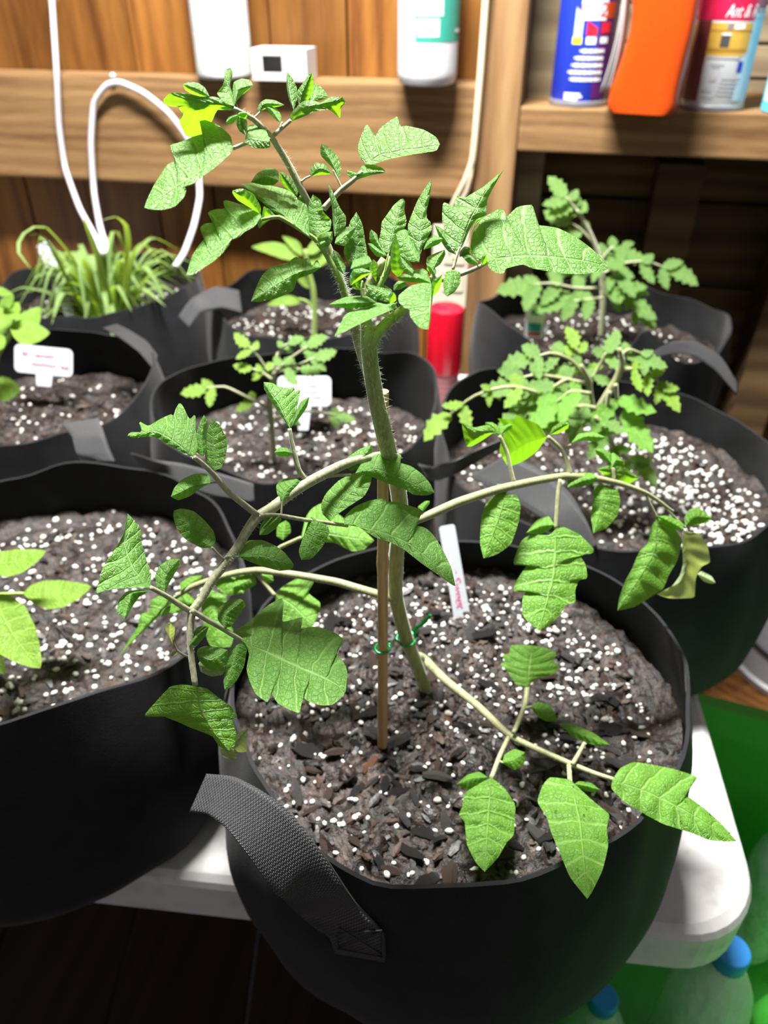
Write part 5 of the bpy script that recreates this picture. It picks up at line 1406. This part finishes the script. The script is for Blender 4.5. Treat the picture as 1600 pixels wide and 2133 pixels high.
cn.patch('red_print', .0, .36, .082, .097, M_REDP, bc, .0007, 6, .090)
cn.patch('red_print', .50, .85, .084, .096, M_REDP, bc, .0007, 6)
cn.patch('white_print', .02, .35, .072, .080, M_LABELW, bc, .0007, 5)
cn.patch('white_print', .5, .8, .073, .080, M_LABELW, bc, .0007, 5)
for i, (a0, z) in enumerate(((-.08, .0625), (-.24, .0545), (-.31, .0465), (-.42, .0385), (-.33, .0305))):
    cn.patch('bullet', a0 - .06, a0 - .01, z + .001, z + .0035, M_LABELW, bc, .0007, 2)
    rn = random.Random(i)
    a = a0 + .02
    while a < .68:
        w_ = rn.uniform(.07, .2); cn.patch('word', a, min(a + w_, .72), z, z + .0042, M_LABELW, bc, .0007, 3); a += w_ + .025
for i, (a1, z) in enumerate(((.05, .0145), (.12, .0115), (-.02, .0085))):
    cn.patch('small_print', -.52, a1, z, z + .0022, M_LABELW, bc, .0007, 6)
# orange bottle
og = thing('orange_bottle', 'orange plastic bottle with a pinched waist overhanging the shelf edge', 'bottle')
c = ledge(1338, -.030, RZ)
def oval(w_, d_, k, n=40, e=5.0):
    a = 2 * pi * k / n
    ca, sa = cos(a), sin(a)
    return math.copysign(abs(ca) ** (2 / e), ca) * w_, math.copysign(abs(sa) ** (2 / e), sa) * d_
prof = [(0, .80, 0), (.002, .9, 0), (.006, .98, 0), (.014, 1.0, 0), (.03, .99, .0), (.05, .97, .002), (.07, .95, .004), (.09, .935, .006), (.11, .93, .006), (.13, .95, .004), (.15, .93, .003), (.165, .80, .004), (.18, .55, .006), (.19, .35, .008), (.20, .33, .008)]
V = []; F = []; n = 40
oy = radians(-26)
for z, k, sh in prof:
    for i in range(n):
        x, y = oval(.043 * k, .030 * (k if k < .9 else 1), i)
        if x < 0 and .02 < z < .15: x *= 1 - .14 * sin(pi * (z - .02) / .13)      # hand grip
        x += sh
        V.append(c + Vector((x * cos(oy) - y * sin(oy), x * sin(oy) + y * cos(oy), z)))
for j in range(len(prof) - 1):
    for i in range(n): F.append((j*n + i, j*n + (i+1) % n, (j+1)*n + (i+1) % n, (j+1)*n + i))
F.append(tuple(range(n))[::-1]); F.append(tuple((len(prof)-1)*n + i for i in range(n)))
mesh_obj('bottle_body', V, F, M_ORANGE, og, True).data.set_sharp_from_angle(angle=radians(50))
lathe('cap', [(.017, .2005), (.017, .225), (.015, .227)], c + Vector((.008 * cos(oy), .008 * sin(oy), 0)), M_INK, og, 30)
for k in range(3):   # fanned leaves of the peel-off label on the narrow side
    pts = []
    V = []; F = []
    for i in range(13):
        u = i / 12; z = .022 + u * .11
        gx = .043 * (1 - .14 * sin(pi * (z - .02) / .13)) * (.965) + .002 + .0035 * k * (1 - u) + .001 * k
        for sy in (-.020 + .002 * k, .016):
            x, y = -gx + (.004 if 0 else 0), sy - .006 * (1 - u) * k * .6
            V.append(c + Vector((x * cos(oy) - y * sin(oy), x * sin(oy) + y * cos(oy), z)))
    for i in range(12): F.append((2*i, 2*i + 1, 2*i + 3, 2*i + 2))
    o = mesh_obj('label_leaf', V, F, (M_CARD, M_GREYPL, M_CARD)[k], og, True)
    md = o.modifiers.new('thickness', 'SOLIDIFY'); md.thickness = .0006
# insect spray can
ic = thing('insect_spray_can', 'insect spray can lettered Ant & Roach in white on crimson', 'spray can')
c = ledge(1481, .042, RZ); R_ = .0395
lathe('can_body', [(.035, 0), (.0385, .001), (R_, .004), (.0388, .008), (R_, .010), (R_, .20), (.034, .208), (.02, .215)], c, M_WHITEPL, ic, 48)
lathe('base_rim', [(.0392, .0), (.0405, .0008), (.0405, .005), (.0392, .0062)], c, M_STEEL, ic, 48)
lathe('cap', [(.029, .209), (.029, .25), (.027, .252)], c, M_REDP, ic, 36)
cn = Can(c, R_)
cn.patch('crimson_band', -1.5, 1.5, .0990, .19, M_CRIM, ic, .0003, 24)
cn.patch('shade_side', -1.5, -.52, .010, .0990, M_MAROON, ic, .0004, 10)  # dark red reflection on the shadow side, put into the colour
cn.patch('gold_band', -.52, .80, .060, .0968, M_GOLD, ic, .0003, 16)
cn.patch('orange_line', -.52, .80, .0875, .0893, M_GOLD2, ic, .0005, 14)
cn.patch('orange_line', -.52, .70, .066, .0695, M_GOLD2, ic, .0005, 14)
cn.patch('stove_print', -.14, .13, .0710, .0860, M_INK, ic, .0006, 5)
cn.patch('stove_top', -.13, .14, .0838, .0860, M_LABELW, ic, .0008, 5)
cn.patch('hood_print', -.02, .16, .090, .0965, M_STEEL, ic, .0006, 5)
cn.patch('light_print', .2, .5, .0905, .0955, M_LABELW, ic, .0006, 5)
cn.patch('pale_side', .62, 1.3, .012, .065, M_SKYPR, ic, .0003, 8)
cn.patch('pale_side', .80, 1.3, .065, .107, M_SKYPR, ic, .0003, 8)
cn.patch('blue_tag', .55, .72, .044, .056, M_BLUE, ic, .0006, 4)
cn.patch('caption', -.5, .55, .0585, .0615, M_GREYINK, ic, .0006, 12)
cn.patch('caption', -.28, .12, .0515, .053, M_GREYINK, ic, .0006, 6)
cn.patch('caption', -.25, .02, .0485, .0495, M_GREYINK, ic, .0006, 6)
cn.patch('caption', -.22, -.02, .034, .039, M_GREYINK, ic, .0006, 4)
for i in range(5): cn.patch('caption', .12 - .02 * i, .75 - .05 * i, .036 - i * .0045, .0378 - i * .0045, M_GREYINK, ic, .0006, 6)
cn.patch('caption', -.42, -.12, .022, .026, M_GREYINK, ic, .0006, 5)
cn.patch('caption', -.38, .0, .015, .0175, M_GREYINK, ic, .0006, 5)
cn.text('lettering', 'Ant & Roach', .0190, .64, .1085, M_LABELW, ic, .0008, .22, .60)
# cyan can at the edge of the picture
cc = thing('cyan_can', 'cyan spray can cut off by the right edge of the picture', 'spray can')
c = ledge(1642, .024, RZ)
lathe('can_body', [(.030, 0), (.0335, .001), (.034, .006), (.0335, .010), (.034, .012), (.034, .19), (.02, .20)], c, M_CYAN, cc, 40)
Can(c, .034).patch('label', -1.2, .9, .012, .05, M_SKYPR, cc, .0004, 12)
lathe('cap', [(.026, .201), (.026, .23), (.024, .232)], c, M_WHITEPL, cc, 30)

# ---------------------------------------------------------------- plant labels
def stick_label(name, label, pts, d, mat, text=None, tmat=None, tsize=.006):
    """pts: top-left, top-right, bottom-right, bottom-left picture corners"""
    t = thing(name, label, 'plant label', 'plastic plant labels')
    q = [P(x, y, dd) for (x, y), dd in zip(pts, d)]
    nrm = (q[1] - q[0]).cross(q[3] - q[0]).normalized()
    if nrm.y > 0: nrm = -nrm
    bm = bmesh.new()
    f_ = bm.faces.new([bm.verts.new(p) for p in q])
    r = bmesh.ops.extrude_face_region(bm, geom=[f_])
    bmesh.ops.translate(bm, vec=-nrm * .0010, verts=[v for v in r['geom'] if isinstance(v, bmesh.types.BMVert)])
    es = [e for e in bm.edges if abs((e.verts[0].co - e.verts[1].co).normalized().dot(nrm)) > .9 and (e.verts[0].co - q[0]).length < (e.verts[0].co - q[3]).length]
    bmesh.ops.bevel(bm, geom=es, offset=.0022, segments=4, affect='EDGES', profile=.5)
    bm_obj('stick', bm, mat, t)
    if text:
        L_ = (q[3] - q[0]); ln = L_.length; L_.normalize(); W_ = (q[1] - q[0]); wd = W_.length; W_.normalize()
        cen = (q[0] + q[1] + q[2] + q[3]) / 4 + L_ * ln * .04
        text_on('lettering', text, tsize, tmat, t, lambda x, y: cen + L_ * x + W_ * y + nrm * .0003)
    return t
zt = atZ(961, 1290, SOIL_Z - .002)
dl1 = dF(961, 1290, zt.y)
stick_label('plant_label', 'white plastic plant label with pink handwriting in the front bag', [(914, 1097), (947, 1091), (981, 1290), (947, 1296)], [dF(914, 1097, zt.y + .040), dF(947, 1091, zt.y + .040), dl1, dl1], M_TAG, 'Super Sweet', M_PINK, .0092)
stick_label('plant_label', 'plain white label stick leaning in the grassy plant', [(76, 512), (101, 500), (168, 690), (150, 694)], [1.06, 1.06, 1.075, 1.075], M_TAG)
def t_label(label, corners, stem, d, lines, mat, tsize):
    t = thing('plant_label', label, 'plant label', 'plastic plant labels')
    (ax, ay), (bx_, by_), (cx_, cy_), (dx_, dy_) = corners
    yb = max(q[1] for q in stem); lean = lambda y: d + .00030 * (yb - y)
    tl, tr, br, bl_ = [P(x, y, dF(x, y, lean(y))) for x, y in corners]
    nrm = (tr - tl).cross(bl_ - tl).normalized()
    if nrm.y > 0: nrm = -nrm
    bm = bmesh.new(); f_ = bm.faces.new([bm.verts.new(p) for p in (tl, tr, br, bl_)])
    r = bmesh.ops.extrude_face_region(bm, geom=[f_]); bmesh.ops.translate(bm, vec=-nrm * .0012, verts=[v for v in r['geom'] if isinstance(v, bmesh.types.BMVert)])
    es = [e for e in bm.edges if abs((e.verts[0].co - e.verts[1].co).normalized().dot(nrm)) > .9]
    bmesh.ops.bevel(bm, geom=es, offset=.006, segments=5, affect='EDGES', profile=.5)
    bm_obj('plate', bm, M_TAG, t)
    s0_, s1_, s2, s3 = [P(x, y, dF(x, y, lean(y))) for x, y in stem]
    box8('stem', [s3 - nrm * .0012, s2 - nrm * .0012, s2 - nrm * .0002, s3 - nrm * .0002, s0_ - nrm * .0012, s1_ - nrm * .0012, s1_ - nrm * .0002, s0_ - nrm * .0002], M_TAG, t)
    W_ = (tr - tl).normalized(); H_ = (tl - bl_).normalized(); cen = (tl + tr + br + bl_) / 4
    rn = random.Random(len(label))
    for (y0, x0, x1) in lines:       # handwriting too faint to read: wavering strokes
        n = 40; wd = (tr - tl).length; hh = (tl - bl_).length
        pts = [cen + W_ * wd * (x0 + (x1 - x0) * i / n) + H_ * (hh * y0 + tsize * (.5 * sin(i * 2.1) + rn.uniform(-.35, .35))) + nrm * .0004 for i in range(n + 1)]
        V_, F_ = tube_geo(pts, [.0007] * (n + 1), 4); mesh_obj('handwriting', V_, F_, mat, t)
    return t
t_label('white T-shaped plant tag with two faint pink lines at the left edge', [(30, 716), (151, 728), (151, 786), (30, 774)], [(74, 772), (110, 775), (106, 806), (76, 803)], .80, ((.20, -.36, -.27), (.16, -.15, .18), (-.16, -.2, .22), (-.18, .30, .44)), M_FADED, .003)
t_label('white T-shaped plant tag behind the small tomato seedling', [(578, 783), (690, 783), (690, 846), (578, 846)], [(616, 846), (648, 846), (642, 896), (622, 896)], .735, ((.18, .05, .22), (-.02, .0, .3), (-.2, .12, .34)), M_GREYINK, .002)
gt = thing('plant_label', 'pointed white and green plant tag in the bag by the post', 'plant label', 'plastic plant labels')
fg = .90
bm = bmesh.new()
f_ = bm.faces.new([bm.verts.new(P(x, y, dF(x, y, fg))) for x, y in S("1096,650 1112,632 1136,640 1132,704 1092,704")])
r = bmesh.ops.extrude_face_region(bm, geom=[f_]); bmesh.ops.translate(bm, vec=Vector((0, .0012, 0)), verts=[v for v in r['geom'] if isinstance(v, bmesh.types.BMVert)])
bm_obj('plate', bm, M_LABELW, gt)
for s_, m_ in (("1100,672 1128,674 1126,692 1099,690", M_TEAL), ("1108,644 1124,648 1122,658 1106,655", M_TEAL), ("1099,692 1126,694 1125,700 1098,698", M_ORANGE)):
    mesh_obj('print', [P(x, y, dF(x, y, fg - .0006)) for x, y in S(s_)], [(0, 1, 2, 3)], m_, gt)

# ---------------------------------------------------------------- below the table: green tub of bottles, bucket
tub = thing('green_tub', 'bright green plastic tub of empty bottles beside the table', 'tub')
A0 = atZ(1465, 1457, .60); B0 = atZ(1600, 1492, .60)
ux = (B0 - A0).normalized(); uy = Vector((-ux.y, ux.x, 0))
if uy.y < 0: uy = -uy
def tubp(a, b_, z): return A0 + ux * a - uy * b_ + Vector((0, 0, z - .60))
bm = bmesh.new()
def tring(e, z): return [bm.verts.new(tubp(a, b_, z)) for a, b_ in _rr(-.13 + e, .42 - e, -.0 + e, .46 - e, .04)]
def _rr(a0, a1, b0_, b1_, r):
    out = []
    for cx_, cy_, s_ in ((a1 - r, b0_ + r, -90), (a1 - r, b1_ - r, 0), (a0 + r, b1_ - r, 90), (a0 + r, b0_ + r, 180)):
        for k in range(5):
            q = radians(s_ + k * 22.5); out.append((cx_ + r * cos(q), cy_ + r * sin(q)))
    return out
rings = [tring(.045, .31), tring(.03, .40), tring(.012, .575), tring(-.006, .578), tring(-.008, .600), tring(.008, .601), tring(.016, .57), tring(.034, .40), tring(.048, .316)]
n = 20
for i in range(len(rings) - 1):
    for k in range(n): bm.faces.new((rings[i][k], rings[i][(k+1) % n], rings[i+1][(k+1) % n], rings[i+1][k]))
bm.faces.new(rings[0][::-1]); bm.faces.new(rings[-1])
bm_obj('tub_shell', bm, M_GREENPL, tub)
crate = thing('wooden_crate', 'low wooden crate carrying the green tub in the dark', 'crate')
for k, (a, b_, z0, z1) in enumerate(((-.10, .02, 0, .2), (.30, .02, 0, .2), (-.10, .36, 0, .2), (.30, .36, 0, .2))):
    box8('leg', [tubp(a, b_, z0 + .001), tubp(a + .06, b_, z0 + .001), tubp(a + .06, b_ + .06, z0 + .001), tubp(a, b_ + .06, z0 + .001), tubp(a, b_, .288), tubp(a + .06, b_, .288), tubp(a + .06, b_ + .06, .288), tubp(a, b_ + .06, .288)], M_DARKWOOD, crate)
for k in range(4):
    b_ = .0 + k * .115
    box8('slat', [tubp(-.12, b_, .288), tubp(.40, b_, .288), tubp(.40, b_ + .10, .288), tubp(-.12, b_ + .10, .288), tubp(-.12, b_, .309), tubp(.40, b_, .309), tubp(.40, b_ + .10, .309), tubp(-.12, b_ + .10, .309)], M_DARKWOOD, crate)
def pet(label, loc, r, h, mat, capm, tilt=None, cat='bottle', name='plastic_bottle'):
    t = thing(name, label, cat, 'empty plastic bottles in the green tub')
    prof = [(r * .6, 0), (r * .92, .003), (r, .012)]
    for i in range(1, 7): prof += [(r * (.965 if i % 2 else 1.0), .012 + (h * .62) * i / 7)]
    prof += [(r, h * .68), (r * .9, h * .77), (r * .6, h * .87), (r * .36, h * .93), (r * .33, h * .955)]
    lathe('bottle_body', prof, loc, mat, t, 28, tilt=tilt)
    lathe('cap', [(r * .40, h * .955), (r * .42, h * .96), (r * .42, h * 1.02), (r * .38, h * 1.03)], loc, capm, t, 20, tilt=tilt)
    return t
TB = .3175
for lab, x, y, ztop, r_, mt, cm in (('milky plastic bottle with a bright blue cap below the table corner', .292, .316, .572, .036, M_JUG, M_BLUECAP),
                                   ('green tinted bottle with a dark blue cap under the table edge', .188, .300, .525, .030, M_PETGREEN, M_BLUECAP),
                                   ('short pale green bottle with a white cap under the table edge', .238, .266, .50, .031, M_PETGREEN, M_WHITEPL),
                                   ('clear bottle standing near the back wall of the green tub', .418, .447, .555, .031, M_PETCLEAR, M_WHITEPL),
                                   ('bright green opaque bottle at the lower right corner', .362, .296, .53, .032, M_GREENPL, M_GREENPL)):
    pet(lab, Vector((x, y, TB)), r_, (ztop - TB) / 1.03, mt, cm)
bk = thing('grey_bucket', 'grey plastic bucket behind the green tub by the wall', 'bucket')
c = Vector((.70, .915, .30))
lathe('bucket_body', [(.110, 0), (.122, .001), (.124, .012), (.119, .016), (.121, .075), (.128, .19), (.136, .193), (.138, .205), (.130, .206), (.126, .19), (.118, .06), (.112, .010)], c, M_GREYPL, bk, 48)
cable('bucket_band', [c + Vector((.1245 * cos(a), .1245 * sin(a), .085 + .01 * sin(a * 1.0))) for a in [k * 2 * pi / 24 for k in range(25)]], .003, M_INK, bk, 60, 6)
bkx = thing('storage_box', 'brown wooden storage box holding up the grey bucket', 'box')
for zz in (0.001, .075, .150, .225):
    box8('board', [Vector(q) for q in ((.50, .78, zz), (1.0, .70, zz), (1.05, 1.0, zz), (.55, 1.07, zz), (.50, .78, zz + .073), (1.0, .70, zz + .073), (1.05, 1.0, zz + .073), (.55, 1.07, zz + .073))], M_CEDAR, bkx, .002)
